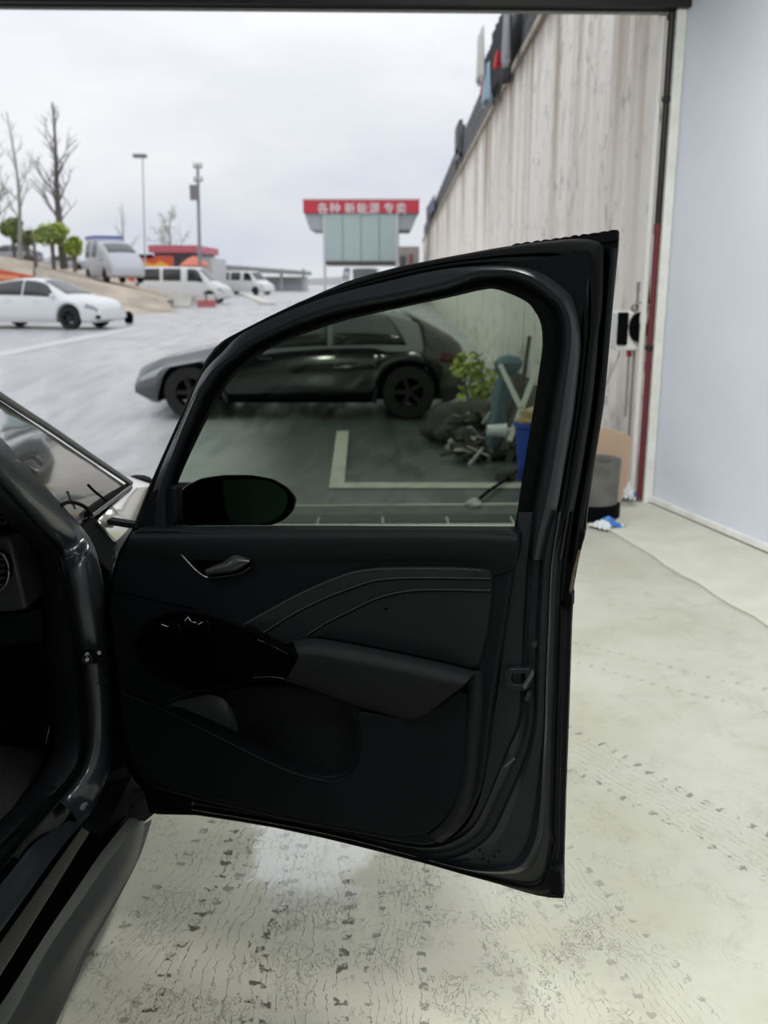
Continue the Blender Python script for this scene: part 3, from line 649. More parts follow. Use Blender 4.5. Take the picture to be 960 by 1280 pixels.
# upper insert in stitched leatherette, with two seam lines
INS = [(303, 779), (330, 764), (365, 745), (400, 728), (438, 714), (470, 709), (510, 708), (560, 708), (600, 710), (612, 712), (616, 719), (615, 745), (610, 790), (597, 838), (560, 829), (500, 816), (440, 804), (395, 796), (372, 800), (355, 808)]
def bulge(name, px, d0, d1, m, rim=.86):
    c = Vector((sum(a for a, b in px) / len(px), sum(b for a, b in px) / len(px))); P = ch(px, 4)
    rings = [(1.0, d0), (1.0, d0 * .5 + d1 * .5), (.985, d1 * .85 + d0 * .15), (.95, d1), (.5, d1), (.02, d1)]
    vs = []; n = len(P)
    for k, d in rings:
        for a, b in P: vs.append(dp(c.x + (a - c.x) * k, c.y + (b - c.y) * k, d))
    fs = [(j * n + i, j * n + (i + 1) % n, (j + 1) * n + (i + 1) % n, (j + 1) * n + i) for j in range(len(rings) - 1) for i in range(n)]
    return sub(fixn(newobj(name, vs, fs, m, None, 40)))
bulge('stitched_insert', INS, -.018, -.030, PADM)
def stitches(pts, d, step=.0052):
    path = cr(dpl(pts, d), 14); acc = 0; out = []
    for i in range(len(path) - 1):
        a, b = path[i], path[i + 1]; L = (b - a).length
        while acc < L:
            p = a + (b - a) * (acc / L); t = (b - a).normalized(); w = t.cross(DN).normalized()
            out.append(obb(p, t * .0017, w * .00042, DN * .0005)); acc += step
        acc -= L
    v, f = merge(out); return tag(sub(newobj('stitching', v, f, STITCH, None, smooth=False)), kind='stuff')
L1 = [(330, 790), (365, 768), (400, 750), (435, 736), (470, 725), (510, 722), (560, 722), (613, 723)]
L2 = [(386, 792), (410, 777), (440, 762), (470, 748), (500, 740), (530, 737), (570, 737), (613, 738)]
for Lx in (L1, L2):
    stitches(Lx, -.0325); sub(tube('seam', cr(dpl([(a, b + 2.2) for a, b in Lx], -.0300), 5), .0013, RUB, None, 6))
stitches([(306, 780), (335, 764), (370, 745), (405, 729), (440, 716), (475, 711.5), (560, 711), (600, 713)], -.0325, .006)
# armrest
ARMT = [(357, 805), (372, 798), (395, 796), (440, 804), (500, 816), (560, 829), (598, 839), (588, 850), (574, 862), (540, 858), (480, 846), (420, 832), (372, 822)]
arm = sub(loft('armrest', [dpl([(366, 800), (390, 796), (440, 804), (500, 816), (560, 829), (598, 839)], -.02), dpl([(368, 806), (392, 804), (440, 811), (500, 823), (556, 836), (590, 845)], -.058), dpl([(371, 814), (394, 814), (440, 822), (500, 834), (552, 846), (584, 852)], -.074), dpl([(373, 822), (396, 824), (440, 833), (500, 846), (548, 857), (576, 860)], -.076), dpl([(364, 838), (396, 846), (440, 858), (490, 870), (530, 876), (560, 872)], -.064), dpl([(357, 850), (392, 861), (440, 878), (485, 891), (515, 897), (540, 888)], -.045), dpl([(357, 851), (392, 863), (440, 880), (485, 893), (514, 899), (540, 890)], -.015)], PADM, n=6, sharp=70, smoothx=True))
# gloss switch panel, leaning out like a shelf
SW = [(171, 808), (173, 792), (186, 776), (205, 766), (228, 763), (262, 768), (300, 781), (335, 798), (371, 820), (366, 836), (357, 851), (330, 852), (300, 856), (262, 864), (244, 864), (215, 853), (190, 838), (176, 822)]
bulge('switch_panel', SW, -.02, -.062, GLOSSB)
SWB = mat('switch_symbol', (.35, .35, .36), .5)
def buttons(cx, cy, w, h, name='window_switch'):
    sub(prism(name, dpl(ch([(cx - w, cy - h + 2), (cx + w, cy - h + 6), (cx + w - 2, cy + h + 2), (cx - w - 2, cy + h - 3)]), -.069), DN * .006, GLOSSB, bev=.0015))
buttons(212, 784, 14, 8); buttons(246, 779, 16, 8, 'lock_switch')
for pts in ([(202, 780.5), (206, 782), (210, 783)], [(231, 776), (235, 771), (239, 777)], [(241, 777.5), (245, 778.5)], [(248, 780.5), (253, 777.5)]):
    sub(tube('symbol', dpl(pts, -.0705), .0006, SWB, None, 5))
sub(tube('panel_glint', cr(dpl([(316, 847), (340, 846), (356, 849)], -.0635), 4), .0008, PAINT, None, 5))
# pull grip along the back of the armrest
sub(tube('pull_grip', cr(dpl([(322, 800), (338, 806), (360, 818)], -.066), 4), .0028, GLOSSB, None, 8))
# inside door handle: recess, bezel, lever
BZ = [(219, 683), (232, 681), (262, 681), (290, 684), (310, 690), (317, 697), (314, 707), (303, 716), (283, 720), (262, 723), (247, 714), (232, 700)]
dplate('handle_recess', BZ, -.0245, -.018, GLOSSB)
sub(tube('handle_bezel', cr(dpl([(219, 683), (226, 692), (238, 706), (249, 716), (261, 722), (284, 720), (303, 715.5), (313, 708)], -.027), 5), .0022, CHROME, None, 8, r2=.0010))
sub(tube('handle_bezel_top', cr(dpl([(219, 683), (250, 681), (285, 683), (306, 689), (316, 697), (313, 708)], -.027), 5), .0012, RUB, None, 8))
sub(loft('handle_lever', [dpl([(258, 711), (270, 706), (280, 702), (287, 696), (292, 693), (300, 694), (313, 699)], -.026), dpl([(257, 713), (270, 709), (283, 706), (291, 702), (298, 700), (306, 700), (312, 701)], -.045), dpl([(257, 718), (272, 716), (285, 714), (294, 712), (302, 708), (306, 706), (310, 704)], -.043), dpl([(258, 719), (272, 718), (286, 717), (296, 714), (303, 710), (307, 707), (311, 704)], -.026)], DCHROME, n=5, sharp=60, smoothx=True))
# pocket: recessed bowl with a lighter bottle rest
sub(loft('pocket_bowl', [dpl([(200, 882), (260, 868), (330, 858), (400, 866), (450, 890)], -.02), dpl([(198, 880), (262, 858), (336, 848), (404, 856), (456, 884)], .03), dpl([(204, 905), (262, 890), (336, 890), (404, 900), (452, 930)], .045), dpl([(212, 905), (262, 926), (336, 958), (404, 985), (446, 990)], .03), dpl([(205, 890), (255, 912), (330, 950), (404, 978), (440, 975)], -.02)], mat('pocket_plastic', (.0028, .0032, .004), .6, 0, .2), n=6, sharp=70, smoothx=True))
sub(loft('bottle_rest', [dpl([(208, 888), (214, 880), (228, 870), (245, 866)], -.012), dpl([(222, 895), (230, 884), (245, 874), (262, 868)], .002), dpl([(245, 908), (254, 894), (266, 882), (276, 872)], .008), dpl([(270, 920), (280, 905), (284, 892), (284, 878)], .020), dpl([(294, 932), (298, 918), (296, 902), (290, 886)], .042)], mat('bottle_rest', (.028, .03, .033), .28, 0, .6), n=6, sharp=70, smoothx=True))
sub(tube('pocket_lip', cr(dpl([(208, 882), (216, 875), (228, 868), (241, 864)], -.0235), 5), .0016, PAINT, None, 6))
sub(tube('pocket_edge', cr(dpl([(152, 866), (208, 889), (250, 910), (300, 935), (336, 953), (372, 968), (408, 976)], -.036), 5), .0022, SOFT, None, 6))
# ---- wing mirror on the far side of the door, seen through the tinted glass
MH = [(216, 652), (219, 624), (232, 608), (252, 598), (280, 594), (315, 594), (342, 599), (360, 610), (370, 623), (367, 638), (355, 650), (335, 658), (300, 662), (225, 662)]
def ring(px, d): return dpl(px, d)
mh = ch(MH, 3); sec = [(1.0, .150), (1.02, .165), (1.0, .21), (.86, .26), (.5, .30), (.05, .31)]
c0 = (292, 630); vs = []; n_ = len(mh)
for k, d in [(.90, .16), (.955, .150)] + sec:
    vs += dpl([(c0[0] + (a - c0[0]) * k, c0[1] + (b - c0[1]) * k) for a, b in mh], d)
mirror = sub(fixn(newobj('mirror_housing', vs, [(j * n_ + i, j * n_ + (i + 1) % n_, (j + 1) * n_ + (i + 1) % n_, (j + 1) * n_ + i) for j in range(7) for i in range(n_)], mat('mirror_black', (.003, .003, .004), .35, 0, .2), None, 50)))
dplate('mirror_backing', [(c0[0] + (a - c0[0]) * .93, c0[1] + (b - c0[1]) * .93) for a, b in MH], .163, .17, GLOSSB)
dplate('mirror_glass', [(277, 601), (300, 599), (328, 600), (346, 606), (358, 617), (360, 627), (354, 642), (340, 652), (322, 657), (290, 657), (283, 642), (279, 620)], .1545, .158, mat('mirror_surface', (.035, .06, .055), .2, 0, .4), bev=.001)
sub(tube('mirror_arm', [dp(214, 650, .06), dp(235, 655, .2)], .02, RUB, None, 8))

# ------------------------------------------------------------------ body: pillar, sill, screen, bonnet
def cl(name, rails, m, n=5, sharp=35, thick=0, smoothx=False): return loft(name, rails, m, carO, n, sharp, thick, smoothx)
# rails follow the door opening: A-pillar (off frame) -> base -> hinge pillar -> curve -> sill (towards the camera)
def ap(px, py, Y): return at(px, py, Y)
def ext(p, q, k): return p + (p - q) * k
# world points on the pillar section; far pillar foot at Y ~1.85
o_rail = [at(97, 655, 1.90), at(115, 683, 1.88), at(124, 708, 1.87), at(133, 762, 1.86), at(138, 823, 1.86), at(141, 887, 1.86), at(140, 941, 1.85), at(133, 977, 1.83), at(118, 1010, 1.78)]
o0 = at(0, 552, 1.55); o00 = ext(o0, o_rail[0], 1.4); o_rail = [o00, o0, at(50, 604, 1.73)] + o_rail
m_rail = [at(74, 686, 1.84), at(84, 715, 1.83), at(93, 762, 1.82), at(102, 823, 1.82), at(110, 887, 1.82), at(112, 923, 1.81), at(108, 952, 1.79), at(97, 977, 1.76), at(72, 1006, 1.71)]
m0 = at(0, 603, 1.50); m00 = ext(m0, m_rail[0], 1.4)
s_rail = [at(66, 697, 1.83), at(76, 719, 1.82), at(86, 762, 1.81), at(95, 823, 1.81), at(102, 887, 1.81), at(103, 926, 1.80), at(96, 955, 1.78), at(82, 977, 1.74), at(62, 998, 1.70)]
k_rail = [at(44, 690, 1.86), at(52, 715, 1.86), at(56, 762, 1.86), at(59, 823, 1.86), at(66, 887, 1.86), at(68, 915, 1.85), at(66, 945, 1.82), at(52, 972, 1.77), at(30, 1000, 1.72)]
# sill rails (z given), near -> far
def sr(p0, p1, z0, z1=None):
    a = atz(*p0, z0); b = atz(*p1, z1 if z1 is not None else z0); return a, b
def full(mid, head, sillpts): return head + mid + sillpts
sA, sB = sr((36, 1046), (0, 1092), .43, .42); mR = full(m_rail, [m00, m0, at(40, 647, 1.67)], [sA, sB, ext(sB, sA, 3.2)])
sA, sB = sr((36, 1022), (0, 1058), .445, .435); sR = full(s_rail, [ext(at(0, 618, 1.49), s_rail[0], 1.4), at(0, 618, 1.49), at(34, 657, 1.66)], [sA, sB, ext(sB, sA, 3.2)])
sA, sB = sr((14, 1017), (-20, 1050), .43, .425); kR = full(k_rail, [ext(at(0, 640, 1.55), k_rail[0], 1.4), at(0, 640, 1.55), at(24, 664, 1.72)], [sA, sB, ext(sB, sA, 3.2)])
sA, sB = sr((75, 1062), (0, 1165), .40, .375); oR = full(o_rail, [], [sA, sB, ext(sB, sA, 2.2)])
mid = [(a * .5 + b * .5) + Vector((.012, -.012, .004)) for a, b in zip(oR, mR)]
q1 = [(a * .85 + b * .15) + Vector((.004, -.010, 0)) for a, b in zip(oR, mR)]
cl('body_pillar', [[p + Vector((-.03, .09, 0)) for p in oR], oR, q1, mid, [(a * .12 + b * .88) + Vector((.006, -.008, 0)) for a, b in zip(oR, mR)], mR, [p + Vector((-.01, .012, 0)) for p in mR]], mat('pillar_paint', (.017, .0205, .0245), .30, .35, .4, .35), n=6, sharp=60)
cl('aperture_seal', [[p + Vector((-.002, .01, 0)) for p in mR], [a * .75 + b * .25 + Vector((0, -.014, .006)) for a, b in zip(mR, sR)], [a * .5 + b * .5 + Vector((0, -.004, .0)) for a, b in zip(mR, sR)], [a * .25 + b * .75 + Vector((0, -.014, .006)) for a, b in zip(mR, sR)], [p + Vector((-.004, .01, 0)) for p in sR]], RUB, n=6, sharp=70)
cl('inner_trim', [[p + Vector((0, .004, 0)) for p in sR], [a * .8 + b * .2 + Vector((.004, -.008, .004)) for a, b in zip(sR, kR)], [a * .3 + b * .7 + Vector((0, -.004, .003)) for a, b in zip(sR, kR)], kR, [p + Vector((-.02, .05, -.02)) for p in kR]], SOFT, n=6, sharp=60)
# body side behind the pillar: fender inner gap, dark
def wl(*pts): return [Vector(p) for p in pts]
# sill in sections, running towards the camera
def sill(name, A, m, **k):
    rails = []
    for (p0, p1, z0, z1) in A:
        f_ = atz(*p0, z0); n0 = atz(*p1, z1); rails.append([f_ + (f_ - n0) * .03, f_, n0 * .5 + f_ * .5, n0, ext(n0, f_, 2.2)])
    return cl(name, rails, m, 4, **k)
sill('sill_step', [((72, 1006), (-6, 1096), .46, .43), ((78, 1012), (0, 1110), .435, .41), ((88, 1022), (0, 1135), .40, .39), ((96, 1038), (0, 1176), .372, .366), ((100, 1041), (0, 1182), .366, .36)], GLOSSB, sharp=50)
sill('sill_film', [((98, 1038), (0, 1179), .3665, .3625), ((100, 1041), (0, 1182), .370, .365), ((107, 1046), (0, 1217), .366, .360), ((108, 1047), (0, 1220), .362, .357)], mat('sill_film', (.040, .041, .036), .45), sharp=50)
sill('sill_tread', [((100, 1041), (0, 1182), .364, .358), ((107, 1046), (0, 1217), .362, .355), ((120, 1052), (0, 1240), .352, .347), ((152, 1026), (0, 1258), .338, .334)], GLOSSB, sharp=60)
pts_a = [(162, 1022), (140, 1045), (122, 1073), (62, 1160), (0, 1258)]; pts_b = [(172, 1024), (160, 1037), (135, 1072), (100, 1122), (62, 1175), (5, 1280)]
def zr(pts, z, m_=2.2):
    P = [atz(a, b, z) for a, b in pts]; return P + [ext(P[-1], P[0], 1.6)]
def rs(P, n):
    L = [0]
    for i in range(1, len(P)): L.append(L[-1] + (P[i] - P[i - 1]).length)
    out = []
    for k in range(n):
        t = L[-1] * k / (n - 1); i = max(j for j in range(len(L)) if L[j] <= t + 1e-9); i = min(i, len(P) - 2)
        out.append(P[i] + (P[i + 1] - P[i]) * ((t - L[i]) / (L[i + 1] - L[i])))
    return out
pa = rs(zr(pts_a, .338), 12); pb = rs(zr(pts_b, .322), 12)
pc_ = rs(zr([(177, 1026), (166, 1042), (140, 1080), (104, 1130), (66, 1184), (8, 1290)], .300), 12)
pd = rs(zr([(180, 1028), (168, 1062), (148, 1098), (112, 1150), (72, 1212), (30, 1290)], .262), 12)
pe = rs(zr([(181, 1034), (170, 1078), (150, 1114), (100, 1197), (67, 1280)], .195), 12)
pf_ = rs(zr([(190, 1024), (176, 1068), (158, 1106), (120, 1172), (72, 1275)], .175), 12)
pg = [p + Vector((-.02, 0, -.02)) for p in pf_]
cl('sill_lip', [[p + Vector((-.004, 0, -.006)) for p in pa], pa, pb, [p + Vector((.002, 0, -.006)) for p in pb]], mat('sill_lip', (.040, .043, .042), .4, .1), n=3, sharp=50)
cl('sill_skin', [[p + Vector((-.004, 0, -.004)) for p in pb], pc_, pd, pe], mat('sill_paint', (.0065, .0085, .0115), .34, .3, .22, .1), n=3, sharp=60, smoothx=True)
cl('sill_skirt', [[p + Vector((-.01, 0, .004)) for p in pe], pf_, pg], mat('skirt_plastic', (.014, .0145, .0145), .45), n=3, sharp=40)
sill('sill_core', [((80, 1000), (-30, 1096), .40, .40), ((120, 1050), (-30, 1200), .33, .33), ((160, 1040), (-10, 1270), .30, .30), ((165, 1045), (40, 1290), .20, .20), ((120, 1040), (-60, 1290), .18, .18)], RUB)
# front end of the sill and door-foot area behind, dark
prism('sill_end', [at(118, 1000, 1.86), at(150, 985, 1.90), at(192, 985, 1.98), at(196, 1016, 2.0), at(178, 1030, 1.96), at(150, 1036, 1.86), at(120, 1052, 1.78)], Vector((-.02, .25, 0)), RUB, carO, bev=.006)
box('sill_filler', -.80, -.578, 1.66, 2.25, .19, .345, RUB, carO)
tube('glint_edge', [at(187, 1012, 1.96), at(184, 980, 1.94)], .0015, DCHROME, carO, 6)
prism('scuff_clip', [at(104, 1000, 1.755), at(111, 1003, 1.76), at(97, 1023, 1.715), at(88, 1036, 1.69), at(82, 1036, 1.685), at(96, 1014, 1.72)], Vector((-.004, .004, -.012)), mat('clip_metal', (.20, .20, .21), .25, .6), carO, bev=.002)
for (a, b, Y) in [(44, 1098, 1.56), (10, 1148, 1.45), (60, 1074, 1.62)]:
    p = at(a, b, Y); v, f = tubev([p, p + Vector((0, 0, -.015))], .004, 8); newobj('screw', v, f, DCHROME, carO)
# hinge and check strap on the pillar
hg = at(112, 821, 1.80)
v, f = merge([obb(at(110, 821, 1.79), Vector((.013, 0, 0)), Vector((0, .01, 0)), Vector((0, 0, .013))), obb(at(126, 822, 1.80), Vector((.016, .004, 0)), Vector((0, .006, 0)), Vector((0, 0, .011))), obb(at(138, 823, 1.79), Vector((.02, -.008, 0)), Vector((0, .003, 0)), Vector((0, 0, .004)))])
h_ = newobj('door_hinge', v, f, RUB, carO, smooth=False); bevel(h_, .003)
for (a, b) in [(109, 818), (109, 824.5), (124, 816)]:
    v, f = tubev([at(a, b, 1.775), at(a, b, 1.80)], .0042, 10); newobj('hinge_bolt', v, f, DCHROME, h_)
v, f = merge([tubev(cr([at(109, 824, 1.775) + Vector((.009 * math.cos(t), 0, .009 * math.sin(t))) for t in [k * .628 for k in range(11)]], 2), .0018, 6)]); newobj('hinge_ring', v, f, PAINT, h_)
v, f = tubev(cr([at(113, 851, 1.80), at(120, 854, 1.80), at(128, 855, 1.81), at(134, 854, 1.82)], 4), .0016, 6); newobj('pillar_bead', v, f, PAINT, carO)
tube('pillar_glue', cr([at(82, 699, 1.80), at(92, 695, 1.81), at(103, 692, 1.83), at(110, 688, 1.86)], 4), .0016, PAINT, carO)

# windscreen: strongly curved, near edge at the pillar, turning away towards the middle of the car
def seg_(a, b, n): return [a + (b - a) * (i / n) for i in range(n + 1)]
near = [at(97, 656, 1.92), at(50, 606, 1.74), at(0, 553, 1.56)]; near.append(ext(near[-1], near[0], 1.0))
crest = [at(160, 609, 2.33), at(110, 575, 2.18), at(60, 541, 2.0), at(0, 501, 1.76)]; crest = [crest[0], crest[1] * .4 + crest[2] * .6, crest[3], ext(crest[3], crest[0], 1.0)]
crest[3] = ext(crest[2], crest[0], .9)
cen = [Vector((-1.32, 2.72, .90)), Vector((-1.32, 2.38, 1.10)), Vector((-1.32, 2.05, 1.27)), Vector((-1.32, 1.35, 1.52))]
def mirx(p): return Vector((-2.64 - p.x, p.y, p.z))
far_e = [mirx(p) for p in crest]; far_n = [mirx(p) for p in near]
eps = [a * .985 + b * .015 for a, b in zip(crest, near)]; eps2 = [a * .99 + b * .01 + Vector((0, 0, .0)) for a, b in zip(crest, cen)]
rings_ = [near, [a * .5 + b * .5 + Vector((.004, 0, 0)) for a, b in zip(near, crest)], eps, crest, eps2, cen, far_e, far_n]
WSM = mat('windscreen', (.05, .05, .046), .05, 0, 1.0, 1.0); WSM.node_tree.nodes['Principled BSDF'].inputs['Coat IOR'].default_value = 2.3
rl = [cr(r_, 5) for r_ in rings_]; k = len(rl[0])
newobj('windscreen', [p for r in rl for p in r], [(a * k + i, a * k + i + 1, (a + 1) * k + i + 1, (a + 1) * k + i) for a in range(len(rl) - 1) for i in range(k - 1)], WSM, carO, 25)
# bright strip round the screen
tube('screen_strip', cr([p + Vector((.003, 0, .004)) for p in [at(162, 606, 2.34), at(110, 571, 2.18), at(60, 537, 2.0), at(0, 498.5, 1.76), ext(at(0, 498.5, 1.76), at(162, 606, 2.34), .9)]], 5), .0075, mat('screen_strip', (.10, .105, .11), .3, .5), carO, 8)
tube('screen_strip', cr([at(114, 645, 1.98), at(138, 627, 2.13), at(163, 609, 2.32)], 5), .006, CHROME, carO, 8)
tube('screen_seal', cr([at(109, 643, 1.97), at(134, 624, 2.12), at(160, 606.5, 2.33)], 5), .007, RUB, carO, 8)
tube('wiper_arm', cr([at(76, 632, 1.83), at(84, 628, 1.86), at(96, 629, 1.89), at(108, 635, 1.92), at(114, 643, 1.95)], 5), .004, RUB, carO, 6)
tube('wiper_blade', cr([at(110, 606, 1.985), at(118, 614, 2.0), at(133, 626, 2.03)], 4), .003, RUB, carO, 6)
# bonnet with the sky's reflection put into its pale colour, wing and cowl
BONM = mat('bonnet_sky_sheen', (.66, .65, .62), .18, .85, .6, .3)
bn0 = [at(121, 651, 1.99), at(142, 631, 2.15), at(164, 611.5, 2.33), Vector((-.95, 2.62, .90)), Vector((-1.32, 2.72, .90))]
bn1 = [at(143, 677, 2.06), at(168, 656, 2.27), at(191, 607.5, 2.66), Vector((-1.0, 3.0, .88)), Vector((-1.32, 3.1, .88))]
bn2 = [at(160, 705, 2.3), at(180, 690, 2.6), at(200, 640, 3.3), Vector((-1.0, 3.55, .72)), Vector((-1.32, 3.62, .72))]
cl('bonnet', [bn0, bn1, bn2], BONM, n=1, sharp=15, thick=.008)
prism('cowl_cover', [at(100, 657, 1.93), at(117, 645, 1.99), at(124, 652, 2.0), at(143, 676, 2.02), at(146, 700, 2.0), at(136, 716, 1.96), at(122, 700, 1.92), at(112, 680, 1.91)], Vector((-.03, .05, -.02)), RUB, carO, bev=.005)
prism('wing_flange', [at(133, 649.5, 2.0), at(170, 655, 2.05), at(172, 662, 2.05), at(134, 656, 2.0)], Vector((0, .04, -.004)), PAINTB, carO, bev=.002)
tube('cowl_edge', cr([at(121, 652, 1.985), at(132, 664, 1.99), at(143, 677, 1.99)], 4), .003, CHROME, carO, 6)
lmp = [at(158, 600, 2.75), at(166, 597.5, 2.75), at(178, 598, 2.75), at(187, 601, 2.75), at(189, 607, 2.75), at(180, 609, 2.75), at(165, 609, 2.75)]
prism('cowl_vent', lmp, Vector((-.02, .10, -.01)), RUB, carO, bev=.006)
# wing side and front wheel beyond the door
prism('front_wing', [Vector((-.60, 1.98, .28)), Vector((-.60, 2.22, .28)), Vector((-.60, 2.25, .50)), Vector((-.60, 2.40, .66)), Vector((-.60, 2.62, .70)), Vector((-.60, 2.84, .64)), Vector((-.60, 2.98, .48)), Vector((-.60, 3.02, .30)), Vector((-.64, 3.45, .34)), Vector((-.66, 3.5, .66)), Vector((-.62, 2.9, .80)), Vector((-.61, 2.2, .86)), Vector((-.60, 1.98, .86))], Vector((-.05, 0, 0)), PAINT, carO, bev=.008)
prism('front_bumper', [Vector((-.62, 3.3, .22)), Vector((-.62, 3.52, .30)), Vector((-.62, 3.55, .66)), Vector((-.62, 3.3, .74))], Vector((-1.40, 0, 0)), PAINT, carO, bev=.02)
def wheelmesh(parent, c, r, w, axis='x', sp=5, hubm=None, seg=36):
    T = [(.55 * r, -.5 * w), (.63 * r, -.5 * w), (.94 * r, -.48 * w), (r, -.34 * w), (r, .34 * w), (.94 * r, .48 * w), (.63 * r, .5 * w), (.55 * r, .5 * w)]
    def tr(v): return Vector((v.z, v.x, v.y)) + Vector(c) if axis == 'x' else Vector((v.x, v.z, v.y)) + Vector(c)
    v, f = lathe(T, seg); t = newobj('tyre', [tr(p) for p in v], f, mat('tyre', (.012, .012, .012), .8), parent)
    hm = hubm or mat('wheel_alloy', (.06, .06, .065), .35, .7)
    parts = []
    Rm = [(.64 * r, -.44 * w), (.60 * r, -.44 * w), (.57 * r, -.2 * w), (.57 * r, .44 * w), (.64 * r, .46 * w)]
    v, f = lathe(Rm, seg); parts.append(([tr(p) for p in v], f))
    for s in (-1, 1):
        for i in range(sp):
            a = 2 * math.pi * i / sp
            e = Vector((math.cos(a), math.sin(a), 0)); q = Vector((-math.sin(a), math.cos(a), 0))
            vv, ff = obb(e * r * .32 + Vector((0, 0, s * .36 * w)), e * r * .29, q * r * .07, Vector((0, 0, .05 * w))); parts.append(([tr(p) for p in vv], ff))
        v, f = lathe([(.001, s * .42 * w), (.12 * r, s * .42 * w), (.14 * r, s * .3 * w)], 16); parts.append(([tr(p) for p in v], f))
    v, f = merge(parts); newobj('wheel_rim', v, f, hm, t, 40)
    return t
wheelmesh(carO, (-.74, 2.62, .335), .335, .21)
wheelmesh(carO, (-1.95, 2.62, .335), .335, .21)
# other side of the body, roof, floor: enough to close the car
prism('roof', [Vector((-.74, 1.30, 1.50)), Vector((-1.9, 1.30, 1.50)), Vector((-1.92, -.9, 1.54)), Vector((-.72, -.9, 1.54))], Vector((0, 0, .05)), PAINT, carO, bev=.02)
prism('far_side', [Vector((-2.06, 3.2, .25)), Vector((-2.06, -1.3, .25)), Vector((-2.06, -1.3, .95)), Vector((-2.06, 3.2, .82))], Vector((.06, 0, 0)), PAINT, carO)
prism('cabin_floor', [Vector((-.72, 2.25, .30)), Vector((-2.0, 2.25, .30)), Vector((-2.0, -1.2, .30)), Vector((-.72, -1.2, .30))], Vector((0, 0, -.06)), RUB, carO)
box('bulkhead', -2.0, -.70, 2.22, 2.30, .24, .92, RUB, carO)
# rear body behind the front door opening (off frame to the left and behind)
prism('rear_door', [Vector((-.66, .75, .26)), Vector((-.66, -.25, .26)), Vector((-.66, -.25, .98)), Vector((-.66, .75, .98))], Vector((-.10, 0, 0)), PAINT, carO, bev=.02)
prism('centre_pillar', [Vector((-.70, .86, .40)), Vector((-.70, .74, .40)), Vector((-.80, .70, 1.5)), Vector((-.80, .80, 1.5))], Vector((-.05, 0, 0)), PAINT, carO, bev=.01)
# ---- cabin: dashboard end, vents, glovebox, carpet
DASH = mat('dash_plastic', (.016, .017, .019), .5, 0, .4, bump=(900, .0004))
prism('dashboard', [at(-120, 668, 1.86), at(10, 668, 1.86), at(16, 682, 1.86), at(34, 762, 1.86), at(12, 766, 1.86), at(-120, 770, 1.86)], Vector((0, .28, .0)), DASH, carO, bev=.008)
prism('dash_top', [at(-120, 640, 1.92), at(0, 655, 1.90), at(18, 660, 1.88), at(22, 668, 1.86), at(10, 672, 1.85), at(-120, 680, 1.85)], Vector((-.01, .30, .03)), SOFT, carO, bev=.01)
prism('glovebox', [at(-120, 772, 1.90), at(30, 766, 1.90), at(52, 760, 1.90), at(58, 800, 1.90), at(54, 806, 1.90), at(-120, 812, 1.90)], Vector((0, .2, 0)), TRIM, carO, bev=.008)
prism('kick_panel', [at(20, 600, 2.02), at(56, 690, 2.0), at(60, 770, 1.98), at(66, 890, 1.95), at(66, 930, 1.95), at(0, 930, 2.1), at(-10, 700, 2.1)], Vector((-.02, .04, 0)), TRIM, carO)
def vent(pts, Y, louv):
    rim = [at(a, b, Y) for a, b in pts]
    v_ = prism('air_vent', rim, Vector((0, .05, 0)), GLOSSB, carO, bev=.003)
    tube('vent_rim', cr([p + Vector((0, -.006, 0)) for p in rim], 3, closed=True) + [rim[0] + Vector((0, -.006, 0))], .0022, CHROME, v_, 6)
    for (x0, y0, x1, y1) in louv:
        a = at(x0, y0, Y - .008); b = at(x1, y1, Y - .008); v, f = obb((a + b) / 2, (b - a) / 2, Vector((0, .008, 0)), Vector((0, 0, .0015))); newobj('louvre', v, f, DASH, v_, smooth=False)
vent([(-30, 688), (0, 690), (8, 697), (12, 708), (11, 724), (4, 735), (-4, 739), (-30, 741)], 1.84, [(-28, 698 + 8 * i, 6 + (i % 2), 698 + 8 * i) for i in range(5)])
vent([(-30, 630), (2, 634), (10, 646), (8, 653), (-2, 656), (-30, 655)], 1.87, [(-28, 637 + 5 * i, 5, 637 + 5 * i) for i in range(4)])
carp = [(47, 903), (59, 922), (60, 944), (40, 985), (0, 1030), (-60, 1085), (-140, 1085), (-140, 900)]
prism('floor_mat', [atz(a, b, .335) for a, b in carp], Vector((0, 0, -.02)), CARPET, carO, bev=.004)
prism('footwell', [at(-120, 866, 2.15), at(40, 868, 2.15), at(52, 900, 2.1), at(50, 908, 2.08), at(-120, 908, 2.08)], Vector((0, .06, 0)), SOFT, carO, bev=.005)
tube('trim_glint', [at(57, 929, 1.86), at(62, 908, 1.87)], .001, CHROME, carO, 6)
tube('trim_glint', cr([at(42, 996, 1.74), at(50, 992, 1.76), at(59, 991, 1.78)], 3), .001, CHROME, carO, 6)
# seat and wheel inside, left of the frame
seat = prism('seat_cushion', [Vector((-.80, 1.1, .5)), Vector((-1.28, 1.1, .5)), Vector((-1.28, .55, .46)), Vector((-.80, .55, .46))], Vector((0, 0, .14)), PADM, carO, bev=.04)
prism('seat_back', [Vector((-.80, .55, .6)), Vector((-1.28, .55, .6)), Vector((-1.25, .32, 1.25)), Vector((-.83, .32, 1.25))], Vector((0, -.12, 0)), PADM, carO, bev=.04)

